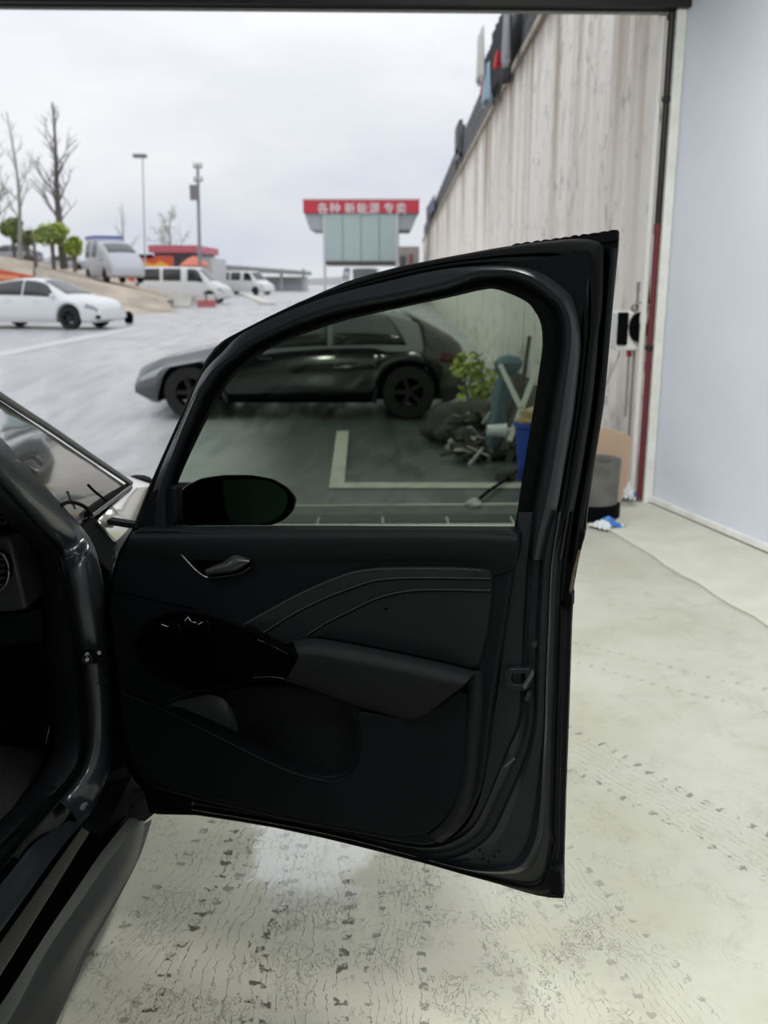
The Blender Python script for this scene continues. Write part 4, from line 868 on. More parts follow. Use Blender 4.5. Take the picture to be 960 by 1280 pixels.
# ================================================================== YARD DETAILS
LINEM = mat('line_paint', (.50, .49, .40), .6, noise=(14, .25)); 
def gnd(px, py):
    p = atz(px, py, 0)
    for _ in range(6): p = atz(px, py, zg(p.x, p.y) + .012)
    return p
def strip(name, pts, m, parent=None):
    n = 10; vs = []
    A, B, Cc, D = pts
    for j in range(2):
        for i in range(n + 1):
            a = A + (B - A) * (i / n); d = D + (Cc - D) * (i / n); p = a if j == 0 else d; vs.append(Vector((p.x, p.y, zg(p.x, p.y) + .006)))
    return newobj(name, vs, [(i, i + 1, n + 2 + i, n + 1 + i) for i in range(n)], m, parent)
strip('line_marking', [gnd(421, 538), gnd(436, 538), gnd(430, 609), gnd(411, 609)], LINEM, yd)
strip('line_marking', [gnd(430, 602), gnd(668, 602), gnd(668, 609), gnd(411, 609)], LINEM, yd)
strip('line_marking', [gnd(-60, 452), gnd(170, 407), gnd(176, 411), gnd(-60, 461)], mat('line_faint', (.58, .58, .57), .6), yd)
DRM = mat('drain_steel', (.028, .03, .03), .5, .3, noise=(10, .4))
for i in range(18):
    x0 = -5.2 + i * .40; y0 = 5.47 + (x0 + 5.2) * .012
    o = box('drain_plate', x0, x0 + .385, y0, y0 + .20, -.01, .006, DRM, fl)
tag(prism('trim_5', [Vector((-1.3, 5.675, .004)), Vector((1.62, 5.72, .004)), Vector((1.62, 6.02, .004)), Vector((-1.3, 5.95, .004))], Vector((0, 0, -.02)), mat('threshold_tarmac', (.085, .09, .085), .6, noise=(9, .4))), kind='structure')
# ---- clutter against the wall
BLUE = mat('blue_plastic', (.02, .07, .45), .35); TRP = mat('tarp_greyblue', (.10, .16, .19), .7); LUM = mat('pale_lumber', (.62, .62, .56), .6); DK = mat('dark_wood', (.09, .075, .055), .8)
b = at(672, 598, 7.15); b.z = zg(0, 7.15)
bi = empty('blue_bin', b, 'blue plastic bin at the foot of the concrete wall behind the tinted window', 'bin')
v, f = lathe([(.001, .0), (.15, 0), (.155, .02), (.19, .42), (.205, .43), (.205, .46), (.185, .46), (.15, .05), (.001, .04)]); local(newobj('body', v, f, BLUE), bi)
local(lump('rubbish', (0, 0, .47), (.15, .15, .09), mat('cardboard', (.50, .36, .20), .8), amp=.25, seed=3), bi)
um = at(612, 532, 8.7); um.z = zg(0, 8.7)
tp = at(637, 446, 8.75)
ur = empty('folded_parasol', um, 'folded grey-blue parasol leaning among the junk behind the tinted window', 'parasol')
rel = tp - um
def along(t, off=(0, 0, 0)): return rel * t + Vector(off)
v, f = merge([tubev([along(0), along(.16)], .02, 8)]); local(newobj('pole', v, f, GP), ur)
vs_ = []; fs_ = []; N = 16
pr = [(.14, .03), (.22, .07), (.4, .085), (.5, .06), (.6, .085), (.75, .075), (.83, .06), (.88, .11), (.95, .13), (1.0, .09), (1.02, .01)]
for t, r in pr:
    for k in range(N):
        a = 2 * math.pi * k / N; rr = r * (1 + .22 * math.cos(a * 4 + t * 3)); vs_.append(along(t, (rr * math.cos(a), rr * math.sin(a), 0)))
fs_ = [(i * N + k, i * N + (k + 1) % N, (i + 1) * N + (k + 1) % N, (i + 1) * N + k) for i in range(len(pr) - 1) for k in range(N)]
local(newobj('folded_canopy', vs_, fs_, TRP), ur)
def plank(name, a, b, w, t, m, label, cat='plank'):
    a = at(*a); b = at(*b); d = (b - a); n = d.normalized(); s = n.cross(Vector((0, 1, 0))).normalized(); q = n.cross(s)
    v, f = obb((a + b) / 2, d / 2, s * w, q * t); return tag(bevel(newobj(name, v, f, m, smooth=False), .004), label, cat)
plank('lumber', (651, 510, 8.3), (625, 456, 8.5), .022, .02, LUM, 'pale batten leaning up to the left, its foot meeting the longer batten')
plank('lumber', (636, 552, 8.1), (672, 458, 8.6), .022, .02, LUM, 'longer pale batten leaning up to the right behind the tinted window')
plank('dark_pole', (648, 520, 8.9), (662, 420, 9.0), .018, .018, DK, 'dark pole standing up above the junk at the wall', 'pole')
plank('dark_board', (622, 545, 9.2), (655, 470, 9.5), .10, .015, DK, 'broad dark brown board leaning behind the battens', 'board')
plank('dark_board', (640, 548, 9.0), (666, 480, 9.3), .08, .015, mat('dark_board2', (.12, .11, .09), .8), 'narrower dark board leaning right of the broad one', 'board')
JM = [mat('junk_dark', (.05, .05, .045), .8), mat('junk_mid', (.15, .14, .12), .8), mat('junk_pale', (.42, .42, .38), .7)]
names = [('dark heap of rubbish under the weeds by the black car', 'rubbish'), ('low heap of dark rubbish beside the folded parasol', 'rubbish'), ('grey sack lying in the rubbish by the wall', 'sack'), ('pale crumpled sack among the dark rubbish', 'sack'), ('dark sack at the foot of the battens', 'sack')]
for i, (px, py, Y, r, h, mi) in enumerate([(585, 530, 10.2, .42, .28, 0), (608, 535, 9.6, .35, .18, 0), (590, 534, 9.6, .16, .11, 1), (575, 537, 9.5, .12, .09, 2), (630, 545, 9.0, .28, .16, 0)]):
    p = at(px, py, Y); o = lump('rubbish_heap' if i < 2 else 'sack', (p.x, p.y, zg(0, Y) + h * .55), (r, r * .8, h), JM[mi], amp=.22, seed=i); tag(o, names[i][0], names[i][1])
wb_ = at(620, 548, 8.2); root = empty('white_bucket', (wb_.x, wb_.y, wb_.z - .03), 'white container lying on the rubbish in front of the parasol', 'container')
v, f = lathe([(.001, -.08), (.045, -.08), (.05, -.07), (.058, .07), (.065, .075), (.065, .09), (.001, .09)]); 
o = local(newobj('body', [Vector((p.z, p.x, p.y + .1)) for p in v], f, LW), root)
v, f = tubev([(.09, 0, .1), (.16, .02, .11), (.24, .02, .10)], .018, 8); local(newobj('spout', v, f, LW), root)
p = gnd(592, 634); tag(lump('stone', (p.x, p.y, p.z + .02), (.05, .04, .035), mat('stone_pale', (.5, .5, .48), .8), amp=.2, seed=9), 'pale stone on the dark ground between the line and the door', 'stone')
p = gnd(632, 600); tag(lump('clod', (p.x, p.y, p.z + .03), (.07, .05, .05), JM[0], amp=.35, seed=12), 'dark clod lying across the painted line', 'clod')
tag(tube('hose', cr([gnd(650, 588) + Vector((0, 0, .02)), gnd(634, 602) + Vector((0, 0, .02)), gnd(615, 614) + Vector((0, 0, .02)), gnd(596, 630) + Vector((0, 0, .02))], 6), .012, RUB), 'thin dark hose on the tarmac near the junk', 'hose')
rr_ = random.Random(31); bits = []; 
for q in range(170):
    c = at(rr_.uniform(560, 648), 0, 9); Yq = rr_.uniform(8.6, 10.6); px_ = rr_.uniform(566, 646); P_ = at(px_, 525, Yq)
    c = Vector((P_.x, Yq, zg(0, Yq) + rr_.uniform(.02, .38) * (1 if Yq > 9.3 else .5)))
    a = Vector((rr_.uniform(-1, 1), rr_.uniform(-1, 1), rr_.uniform(-.7, .7))).normalized(); b = a.cross(Vector((.3, .5, 1))).normalized(); d = a.cross(b)
    bits.append(obb(c, a * rr_.uniform(.03, .16), b * rr_.uniform(.01, .05), d * rr_.uniform(.004, .02)))
for k_, (nm, m_, lb_) in enumerate([('rubbish_bits', JM[0], 'dark scraps strewn over the rubbish by the wall'), ('pale_scraps', JM[2], 'pale scraps and sticks strewn over the rubbish by the wall'), ('brown_scraps', DK, 'brown scraps of wood strewn over the rubbish by the wall')]):
    v, f = merge(bits[k_::3]); tag(newobj(nm, v, f, m_, smooth=False), lb_, 'rubbish', kind='stuff')
LEAF = [mat('leaf_a', (.24, .29, .09), .7), mat('leaf_b', (.42, .50, .10), .7), mat('leaf_c', (.12, .17, .05), .7)]
def leaves(name, blobs, n, size, m, seed, parent=None):
    rr = random.Random(seed); vs = []; fs = []
    for (c, r) in blobs:
        for _ in range(n):
            d = Vector((rr.gauss(0, 1), rr.gauss(0, 1), rr.gauss(0, 1))).normalized(); k = rr.random() ** .4
            p = Vector(c) + Vector((d.x * r[0] * k, d.y * r[1] * k, d.z * r[2] * k))
            a = Vector((rr.uniform(-1, 1), rr.uniform(-1, 1), rr.uniform(-.6, .6))).normalized(); b = a.cross(Vector((rr.uniform(-1, 1), rr.uniform(-1, 1), 1))).normalized()
            s = size * rr.uniform(.6, 1.3); i = len(vs)
            vs += [p - a * s, p + b * s * .45, p + a * s, p - b * s * .45]; fs.append((i, i + 1, i + 2, i + 3))
    o = newobj(name, vs, fs, m, smooth=False)
    if parent: local(o, parent)
    return o
wp = at(590, 478, 11.3); g0 = zg(0, 11.3)
wd = empty('weeds', (wp.x + .1, 11.3, g0), 'yellow-green weeds growing at the wall behind the black car', 'plant')
local(leaves('foliage', [((-.15, 0, .75), (.22, .2, .18)), ((.05, -.1, .55), (.22, .2, .2)), ((-.05, 0, .35), (.25, .2, .25))], 130, .06, LEAF[1], 4), wd)
v, f = merge([tubev([(R.uniform(-.1, .1), 0, 0), (R.uniform(-.25, .15), R.uniform(-.1, .1), R.uniform(.5, .85))], .008, 5) for _ in range(9)]); local(newobj('stems', v, f, LEAF[2]), wd)

# ================================================================== VEHICLES
def interp(P, x):
    if x <= P[0][0]: return P[0][1]
    for i in range(len(P) - 1):
        if x <= P[i + 1][0]:
            a, b = P[i], P[i + 1]; t = (x - a[0]) / (b[0] - a[0]); 
            return a[1] + (b[1] - a[1]) * t
    return P[-1][1]
def smoothP(P, n=6):
    q = cr([(a, b, 0) for a, b in P], n); return [(v.x, v.y) for v in q]
def vehicle(name, loc, rz, label, cat, body, L, Wd, top, belt, zbot, wheels, wr, side, front, back, gi=.78, glassm=None, extras=None, wheelm=None, lowm=None, group=None):
    root = empty(name, loc, label, cat, group, rz)
    top = smoothP(top); belt = smoothP(belt); hw = Wd / 2
    def wid(x):
        t = abs(x) / (L / 2); return hw * (1 - .20 * max(0, (t - .72) / .28) ** 2.0)
    def zb(x):
        z = zbot + .10 * max(0, (abs(x) / (L / 2) - .9) / .1)
        for wx_ in wheels:
            d = abs(x - wx_); ra = wr * 1.16
            if d < ra: z = max(z, wr * .98 + math.sqrt(ra * ra - d * d))
        return z
    def ringp(x):
        w = wid(x); zbt = zb(x); tp_ = interp(top, x); bl = min(interp(belt, x), tp_ - .02); zbt = min(zbt, bl - .06)
        h = tp_ - bl; k = min(1, max(0, h / .38)); g = 1 - (1 - gi) * k
        return [(w * .90, zbt), (w * .985, zbt + (bl - zbt) * .12), (w, zbt + (bl - zbt) * .35), (w * .995, zbt + (bl - zbt) * .62), (w * (.965 + .02 * k), zbt + (bl - zbt) * .82), (w * (.88 + .08 * k), bl),
                (w * (.96 * .35 + g * .65 * .96) * (.88 + .12 * k), bl + h * .62), (w * g * .93 * (.86 + .14 * k), bl + h * .86), (w * g * .82, bl + h * .97), (w * g * .45, tp_ + .012), (0, tp_ + .018)]
    xs_ = [-L / 2 + L * i / 96 for i in range(97)]
    vs = []; 
    for x in xs_:
        r = ringp(x); full_ = [Vector((x, y, z)) for y, z in r] + [Vector((x, -y, z)) for y, z in reversed(r[:-1])]; vs += full_
    k = 21; fs = [(i * k + j, (i + 1) * k + j, (i + 1) * k + j + 1, i * k + j + 1) for i in range(96) for j in range(k - 1)]
    fs.append(tuple(range(k))); fs.append(tuple(96 * k + j for j in reversed(range(k))))
    fs += [((i + 1) * k, i * k, i * k + k - 1, (i + 1) * k + k - 1) for i in range(96)]
    bo_ = local(fixn(newobj('body', vs, fs, body, None, 40)), root)
    gm_ = glassm or mat('car_glass', (.022, .026, .028), .08, 0, .8)
    def panel(nm, x0, x1, j0, t0, j1, t1, s, n=14, off=.012, slant=(0, 0), m=None):
        a = []; 
        for row in range(5):
            for i in range(n + 1):
                fr = row / 4; xx = x0 + (x1 - x0) * i / n; xx += (slant[0] * (1 - i / n) + slant[1] * i / n) * fr
                r = ringp(xx); jj = (j0 + t0) * (1 - fr) + (j1 + t1) * fr; ji = int(min(jj, 9)); tt = jj - ji
                y = r[ji][0] + (r[ji + 1][0] - r[ji][0]) * tt; z = r[ji][1] + (r[ji + 1][1] - r[ji][1]) * tt
                a.append(Vector((xx, s * (y + off), z + off * .4)))
        n1 = n + 1
        o = newobj(nm, a, [(r_ * n1 + i, r_ * n1 + i + 1, (r_ + 1) * n1 + i + 1, (r_ + 1) * n1 + i) for r_ in range(4) for i in range(n)], m or gm_, None, 40)
        md = o.modifiers.new('s', 'SOLIDIFY'); md.thickness = .008; md.offset = 0
        return local(o, root)
    for s in (-1, 1):
        for (x0, x1, sl0, sl1) in side: panel('side_window', x0, x1, 5, .14, 7, .35, s, slant=(sl0, sl1))
    def scr(nm, x0, x1):
        a = []; n = 12; m_ = 12
        for i in range(n + 1):
            xx = x0 + (x1 - x0) * i / n; r = ringp(xx); P = [(y, z) for y, z in r[7:]]; full_ = P + [(-y, z) for y, z in reversed(P[:-1])]
            pp_ = cr([(0, y * .93, z) for y, z in full_], 2)
            for q in pp_: a.append(Vector((xx, q.y, q.z + .012)))
        n1 = len(a) // (n + 1)
        o = newobj(nm, a, [(i * n1 + j, i * n1 + j + 1, (i + 1) * n1 + j + 1, (i + 1) * n1 + j) for i in range(n) for j in range(n1 - 1)], gm_, None, 50)
        md = o.modifiers.new('s', 'SOLIDIFY'); md.thickness = .006; md.offset = 0; return local(o, root)
    if front: scr('windscreen', *front)
    if back: scr('rear_window', *back)
    for wx_ in wheels:
        for s in (-1, 1):
            t = wheelmesh(None, (wx_, s * (hw - .12), wr), wr, .21, 'y', 5, wheelm, 28)
            rim = [c for c in t.children]
            local(t, root)
            v, f = obb((wx_, s * (hw - .30), wr + .05), Vector((wr * 1.1, 0, 0)), Vector((0, .05, 0)), Vector((0, 0, wr * 1.0)))
    v, f = boxv(-L * .46, L * .46, -hw * .8, hw * .8, zbot + .03, zbot + .30); local(newobj('underbody', v, f, RUB, smooth=False), root)
    def on(x, j, s, off=0):
        r = ringp(x); ji = int(j); tt = j - ji; y = r[ji][0] + (r[ji + 1][0] - r[ji][0]) * tt; z = r[ji][1] + (r[ji + 1][1] - r[ji][1]) * tt
        return Vector((x, s * (y + off), z))
    for s in (-1, 1):
        if lowm:
            panel('sill_cladding', -L * .30, L * .30, 0, 0, 1, .3, s, off=.008, m=lowm)
        mp_ = on(interp([(0, 0)], 0) + mirror_x(front, L), 5.1, s, .09)
        o = lump('wing_mirror', mp_ + Vector((0, 0, .05)), (.07, .10, .06), body, amp=.03, sub=2); local(o, root)
        panel('headlight', L / 2 - .42, L / 2 - .08, 3, .6, 4, .7, s, n=6, off=.006, m=mat('lamp_glass', (.30, .32, .33), .1, 0, .8))
        panel('tail_light', -L / 2 + .06, -L / 2 + .34, 3, .7, 4, .7, s, n=6, off=.006, m=mat('tail_red', (.06, .006, .006), .2))
        for hx in (-.55, .42):
            v, f = obb(on(hx, 4.25, s, .015), Vector((.09, 0, 0)), Vector((0, .008, 0)), Vector((0, 0, .012))); local(newobj('door_handle', v, f, body, smooth=False), root)
    if extras: extras(root, on, panel, ringp)
    return root
def mirror_x(front, L): return (front[0] * .35 + front[1] * .65) - .05 if front else L * .3
WCAR = mat('white_car_paint', (.74, .77, .78), .25, 0, .5, .6); BCAR = mat('black_car_paint', (.006, .007, .009), .12, 0, .5, 1.0); BCAR.node_tree.nodes['Principled BSDF'].inputs['Coat IOR'].default_value = 1.75; WVAN = mat('white_van_paint', (.74, .75, .75), .4, 0, .5, .2); SVAN = mat('silver_van_paint', (.50, .52, .56), .4, .1, .5, .2)
DRIM = mat('dark_rim', (.03, .03, .032), .4, .6)
sedan = dict(L=4.75, Wd=1.86, zbot=.20, wheels=(-1.42, 1.42), wr=.345,
    top=[(-2.375, .62), (-2.34, .88), (-2.1, 1.00), (-1.7, 1.13), (-1.1, 1.34), (-.4, 1.455), (.1, 1.46), (.5, 1.39), (1.0, 1.16), (1.35, .99), (1.8, .91), (2.15, .80), (2.33, .62), (2.375, .48)],
    belt=[(-2.375, .58), (-2.3, .84), (-1.9, .95), (-1.0, .955), (0, .93), (.9, .91), (1.35, .90), (1.8, .82), (2.2, .70), (2.375, .44)],
    side=[(-1.35, -.12, .30, 0), (-.06, .98, 0, -.34)], front=(.48, 1.28), back=(-2.0, -.72))
def sx_(root, on, panel, ringp):
    for s in (-1, 1):
        v, f = obb(on(2.30, 1.2, s, -.10) + Vector((.03, 0, .05)), Vector((.04, 0, 0)), Vector((0, .2, 0)), Vector((0, 0, .05))); local(newobj('air_inlet', v, f, RUB, smooth=False), root)
p = at(103, 405, 28.6)
vehicle('white_sedan', (p.x - 1.35, 29.2, -.01), math.radians(-14), 'white fastback sedan parked on the left beyond the yard', 'car', WCAR, extras=sx_, wheelm=DRIM, **sedan)
# black car: seen partly through the tinted window
bk = dict(sedan); bk.update(L=4.25, wheels=(-1.38, 1.38), wr=.335, Wd=1.86)
bk['top'] = [(-2.12, .62), (-2.07, .90), (-1.83, 1.06), (-1.46, 1.24), (-1.04, 1.35), (-.51, 1.385), (0, 1.33), (.43, 1.19), (.85, .985), (1.17, .88), (1.48, .81), (1.80, .73), (2.02, .65), (2.10, .57), (2.12, .50)]
bk['belt'] = [(-2.12, .56), (-2.0, .82), (-1.5, .90), (-.5, .88), (.5, .85), (.9, .82), (1.2, .76), (1.8, .64), (2.12, .46)]
bk['side'] = [(-1.35, -.42, .30, 0), (-.36, .62, 0, -.34)]; bk['front'] = (.15, .82); bk['back'] = (-1.95, -1.15); bk['L'] = 4.24
pf1 = at(238, 497, 11.9); pf2 = at(508, 500, 11.9)
vehicle('black_car', ((pf1.x + pf2.x) / 2 + .02, 12.75, -.285), math.pi, 'black fastback car parked across the yard, nose to the left, mostly behind the tinted window', 'car', BCAR, wheelm=DRIM, lowm=RUB, **bk)
van = dict(L=5.6, Wd=1.95, zbot=.28, wheels=(-1.75, 1.85), wr=.35,
    top=[(-2.8, 1.0), (-2.78, 1.9), (-2.6, 2.08), (-1.5, 2.12), (.6, 2.10), (1.15, 2.02), (1.6, 1.62), (1.95, 1.28), (2.3, 1.10), (2.65, .96), (2.78, .72), (2.8, .5)],
    belt=[(-2.8, .9), (-2.7, 1.24), (0, 1.24), (1.5, 1.18), (2.2, 1.0), (2.6, .86), (2.8, .46)],
    side=[(-2.35, -1.15, 0, 0), (-.95, .15, 0, 0), (.55, 1.55, 0, -.40)], front=(1.2, 1.9), back=None, gi=.90)
p = at(231, 378, 58)
vehicle('white_van', (p.x, 58, 0), math.radians(-8), 'white van with dark windows parked behind the low white barriers', 'van', WVAN, **van)
p = at(307, 370, 89)
vehicle('white_van', (p.x, 89, 0), math.radians(-30), 'white van parked further back under the long grey canopy', 'van', WVAN, **van)
p = at(126, 352, 47)
def busx(root, on, panel, ringp):
    v, f = boxv(-2.45, -.6, -.7, .7, 2.14, 2.26); local(newobj('roof_box', v, f, mat('roof_white', (.6, .62, .66), .5), smooth=False), root)
    v, f = boxv(-2.47, -.58, -.72, .72, 2.26, 2.38); local(newobj('blue_roof_sign', v, f, mat('sign_blue', (.06, .10, .45), .5), smooth=False), root)
vs2 = dict(van); vs2['L'] = 4.9; vs2['wheels'] = (-1.5, 1.5)
vs2['top'] = [(-2.5, 1.0), (-2.48, 1.9), (-2.3, 2.12), (-1.2, 2.16), (-.2, 2.10), (.5, 1.98), (1.2, 1.72), (1.8, 1.36), (2.25, .98), (2.45, .7), (2.5, .5)]
vs2['belt'] = [(-2.5, .9), (-2.4, 1.2), (0, 1.2), (1.2, 1.1), (2.0, .9), (2.5, .42)]; vs2['side'] = [(-1.9, -1.1, 0, 0), (-.7, .1, 0, 0)]; vs2['front'] = (.6, 1.6)
vehicle('silver_van', (p.x - .15, 50, 1.22), math.radians(-58), 'silver van with a blue roof board, parked on the bank behind the white sedan', 'van', SVAN, extras=busx, **vs2)

# ================================================================== BANK, BUILDINGS, TREES
BANK = mat('bank_earth', (.46, .39, .31), .9, noise=(.6, .3), bump=(3, .05))
tl = [(-400, 290), (-120, 305), (0, 322), (60, 336), (110, 350), (150, 358), (178, 366), (205, 376)]
tops = [at(a, b, 46) for a, b in tl]; bots = [Vector((at(a, 360, 37 + 3 * i / 7).x, 38 + i * .7, -.02)) for i, (a, b) in enumerate(tl)]
rails = [bots, [b * .55 + t * .45 + Vector((0, 0, -.05)) for b, t in zip(bots, tops)], [b * .2 + t * .8 + Vector((0, 0, .1)) for b, t in zip(bots, tops)], tops, [p + Vector((-1, 8, -.1)) for p in tops], [p + Vector((-6, 50, -1.2)) for p in tops]]
bank = loft('bank', rails, BANK, None, 4, 60); tag(bank, kind='structure')
ban = [at(-90, 330, 37.5), at(0, 337, 37.5), at(43, 345, 37.5), at(43, 352, 37.5), at(0, 352, 37.5), at(-90, 350, 37.5)]
bnr = empty('banner', ban[4], 'long red and orange banner along the bank above the white sedan', 'banner')
prism('banner_sheet', ban, Vector((0, .08, 0)), mat('banner_red', (.62, .10, .07), .6), bnr)
prism('orange_field', [at(-90, 341, 37.45), at(0, 343, 37.45), at(24, 345, 37.45), at(24, 349.5, 37.45), at(0, 349, 37.45), at(-90, 349, 37.45)], Vector((0, .03, 0)), mat('banner_orange', (.80, .33, .14), .6), bnr)
for i, (a, b, Y, lb) in enumerate([(14, 331, 74, 'grey car parked on the bank at the left edge'), (74, 340, 88, 'silver car parked on the bank behind the tallest bare tree')]):
    p = at(a, b, Y); vehicle('parked_car', (p.x, Y, p.z), math.radians(-165 + 20 * i), lb, 'car', mat('parked_grey%d' % i, (.30 + .1 * i, .31 + .1 * i, .32 + .1 * i), .35, .2), **{**sedan})
# retaining post in the bank
p = at(50, 358, 40); tag(box('concrete_post', p.x - .10, p.x + .13, 39.9, 40.1, p.z - .2, p.z + .75, mat('pale_concrete', (.55, .52, .46), .8)), 'short pale concrete post at the right end of the banner', 'post')
# low barriers
jm = mat('barrier_white', (.68, .66, .60), .8, noise=(2, .12))
for i, (a, b, lb) in enumerate([(176, 380, 'white concrete barrier left of the white van'), (200, 379, 'white concrete barrier in front of the van, nearest its rear'), (224, 378, 'white concrete barrier in front of the sliding door of the van')]):
    p = at(a, b, 50); r_ = []
    pts = [Vector((0, -.28, 0)), Vector((0, .28, 0)), Vector((0, .24, .16)), Vector((0, .10, .38)), Vector((0, .08, .72)), Vector((0, -.08, .72)), Vector((0, -.10, .38)), Vector((0, -.24, .16))]
    o = prism('road_barrier', pts, Vector((.95, 0, 0)), jm, bev=.02); o.location = (p.x - .45, 50 + .3 * i, 0); tag(o, lb, 'barrier', 'white road barriers')
for i, (a, lb) in enumerate([(250, 'red and white plastic barrier by the front wheel of the van'), (262, 'red and white plastic barrier at the nose of the van')]):
    p = at(a, 380, 50); e = empty('plastic_barrier', (p.x, 50.5, 0), lb, 'barrier')
    v, f = boxv(-.22, .22, -.1, .1, 0, .35); local(newobj('red_base', v, f, mat('barrier_red', (.55, .14, .15), .6), smooth=False), e)
    v, f = boxv(-.2, .2, -.08, .08, .35, .65); local(newobj('white_top', v, f, jm, smooth=False), e)
p = at(186, 384, 47); tag(box('bollard', p.x - .08, p.x + .08, 47, 47.16, 0, .45, GP), 'small grey bollard on the road edge before the barriers', 'bollard')
p = at(161, 400, 31.5); tag(lump('black_sack', (p.x, 31.5, .2), (.16, .16, .2), RUB, amp=.1, seed=2), 'small black sack on the road at the nose of the white sedan', 'sack')
# red roofed shop
def wall_block(e, x0, x1, y0, y1, z0, z1, m, nm='wall'): v, f = boxv(x0, x1, y0, y1, z0, z1); return local(newobj(nm, v, f, m, smooth=False), e)
Y = 78.; k = Y / F * .965
def XX(px, Y): return at(px, 330, Y).x
def ZZ(py, Y): return at(480, py, Y).z
e = empty('shop', (XX(222, Y), Y, 0), 'grey shop with a flat red roof, behind the white van', 'building')
cx = XX(222, Y)
wall_block(e, XX(193, Y) - cx, XX(247, Y) - cx, 0, 8, 0, ZZ(316, Y), mat('shop_grey', (.17, .17, .19), .6), 'front_wall')
wall_block(e, XX(190, Y) - cx, XX(250, Y) - cx, -1, 9, ZZ(316, Y), ZZ(307, Y), mat('roof_red', (.55, .14, .18), .6), 'roof')
wall_block(e, XX(247, Y) - cx, XX(262, Y) - cx, 1, 8, 0, ZZ(322, Y), mat('shop_white', (.55, .55, .55), .6), 'side_wing')
for j in range(3): wall_block(e, XX(197 + 16 * j, Y) - cx, XX(210 + 16 * j, Y) - cx, -.08, 0, .3, ZZ(322, Y), mat('shop_glass', (.10, .11, .12), .2), 'shop_window')
e = empty('hoarding', (XX(186, 74), 74, 0), 'red and yellow hoarding left of the red-roofed shop', 'sign')
cx = XX(186, 74)
wall_block(e, XX(158, 74) - cx, XX(216, 74) - cx, 0, .3, 1.2, ZZ(320, 74), mat('hoard_red', (.62, .10, .06), .6), 'board')
wall_block(e, XX(158, 74) - cx, XX(192, 74) - cx, -.1, 0, ZZ(322, 74), ZZ(318, 74), RUB, 'dark_top')
sw = [Vector((XX(a, 73.9) - cx, -.08, ZZ(b, 73.9))) for a, b in [(164, 327), (178, 326), (192, 331), (200, 326), (210, 331), (216, 337), (190, 337), (164, 332)]]
local(prism('yellow_swoosh', sw, Vector((0, .06, 0)), mat('swoosh_yellow', (.85, .45, .05), .6)), e)
for a in (160, 200): wall_block(e, XX(a, 74) - cx, XX(a + 2, 74) - cx, .05, .25, 0, 1.2, GP, 'post')
e = empty('red_awning', (XX(243, 66), 66, 0), 'small orange-red parasol behind the roof of the white van', 'parasol')
v, f = lathe([(.001, 2.95), (.5, 2.75), (1.0, 2.35), (1.0, 2.25)], 10); local(newobj('canopy', v, f, mat('awn_red', (.70, .20, .12), .6)), e)
v, f = tubev([(0, 0, 0), (0, 0, 2.9)], .04, 6); local(newobj('pole', v, f, GP), e)
# long canopy and low building
Y = 115.
e = empty('long_canopy', (XX(318, Y), Y, 0), 'long low grey canopy roof stretching behind the vans', 'canopy'); cx = XX(318, Y)
v = [Vector((XX(a, Y) - cx, yy, ZZ(b, Y))) for yy in (0, 9) for a, b in [(250, 322), (268, 330), (382, 339), (382, 344), (268, 338), (250, 332)]]
local(newobj('roof', v, [(0, 1, 4, 5), (1, 2, 3, 4), (6, 11, 10, 7), (7, 10, 9, 8), (0, 6, 7, 1), (1, 7, 8, 2), (5, 4, 10, 11), (4, 3, 9, 10), (2, 8, 9, 3), (0, 5, 11, 6)], mat('canopy_roof', (.26, .27, .25), .7), smooth=False), e)
for a in (262, 290, 320, 350, 378): wall_block(e, XX(a, Y) - cx - .15, XX(a, Y) - cx + .15, 1, 1.3, 0, ZZ(336, Y), mat('post_grey', (.4, .4, .4), .6), 'post')
e = empty('low_building', (XX(350, 118), 118, 0), 'low pale grey building under the right end of the long canopy', 'building'); cx = XX(350, 118)
wall_block(e, XX(322, 118) - cx, XX(380, 118) - cx, 0, 6, 0, ZZ(346, 118), mat('pale_wall', (.48, .47, .46), .8))
wall_block(e, XX(336, 118) - cx, XX(372, 118) - cx, -.2, 0, ZZ(366, 118), ZZ(355, 118), mat('pale_blue_wall', (.50, .53, .60), .7), 'pale_shutter')
wall_block(e, XX(322, 118) - cx, XX(329, 118) - cx, -.1, 0, 0, ZZ(356, 118), mat('door_dark', (.15, .15, .15), .7), 'doorway')
e = empty('far_shed', (XX(300, 125), 125, 0), 'whitish shed in the distance left of the low building', 'building'); cx = XX(300, 125)
wall_block(e, XX(262, 125) - cx, XX(320, 125) - cx, 0, 6, 0, ZZ(344, 125), mat('shed_white', (.66, .66, .65), .7)); wall_block(e, XX(282, 125) - cx, XX(300, 125) - cx, -.1, 0, 0, ZZ(360, 125), mat('shed_door', (.4, .38, .36), .7), 'shed_door')
p = at(318, 378, 62); o = prism('kerb_ramp', [gnd(296, 366), gnd(304, 366), gnd(345, 381), gnd(328, 381)], Vector((0, 0, .12)), jm); tag(o, 'pale sloping kerb on the road left of the sign building', 'kerb')
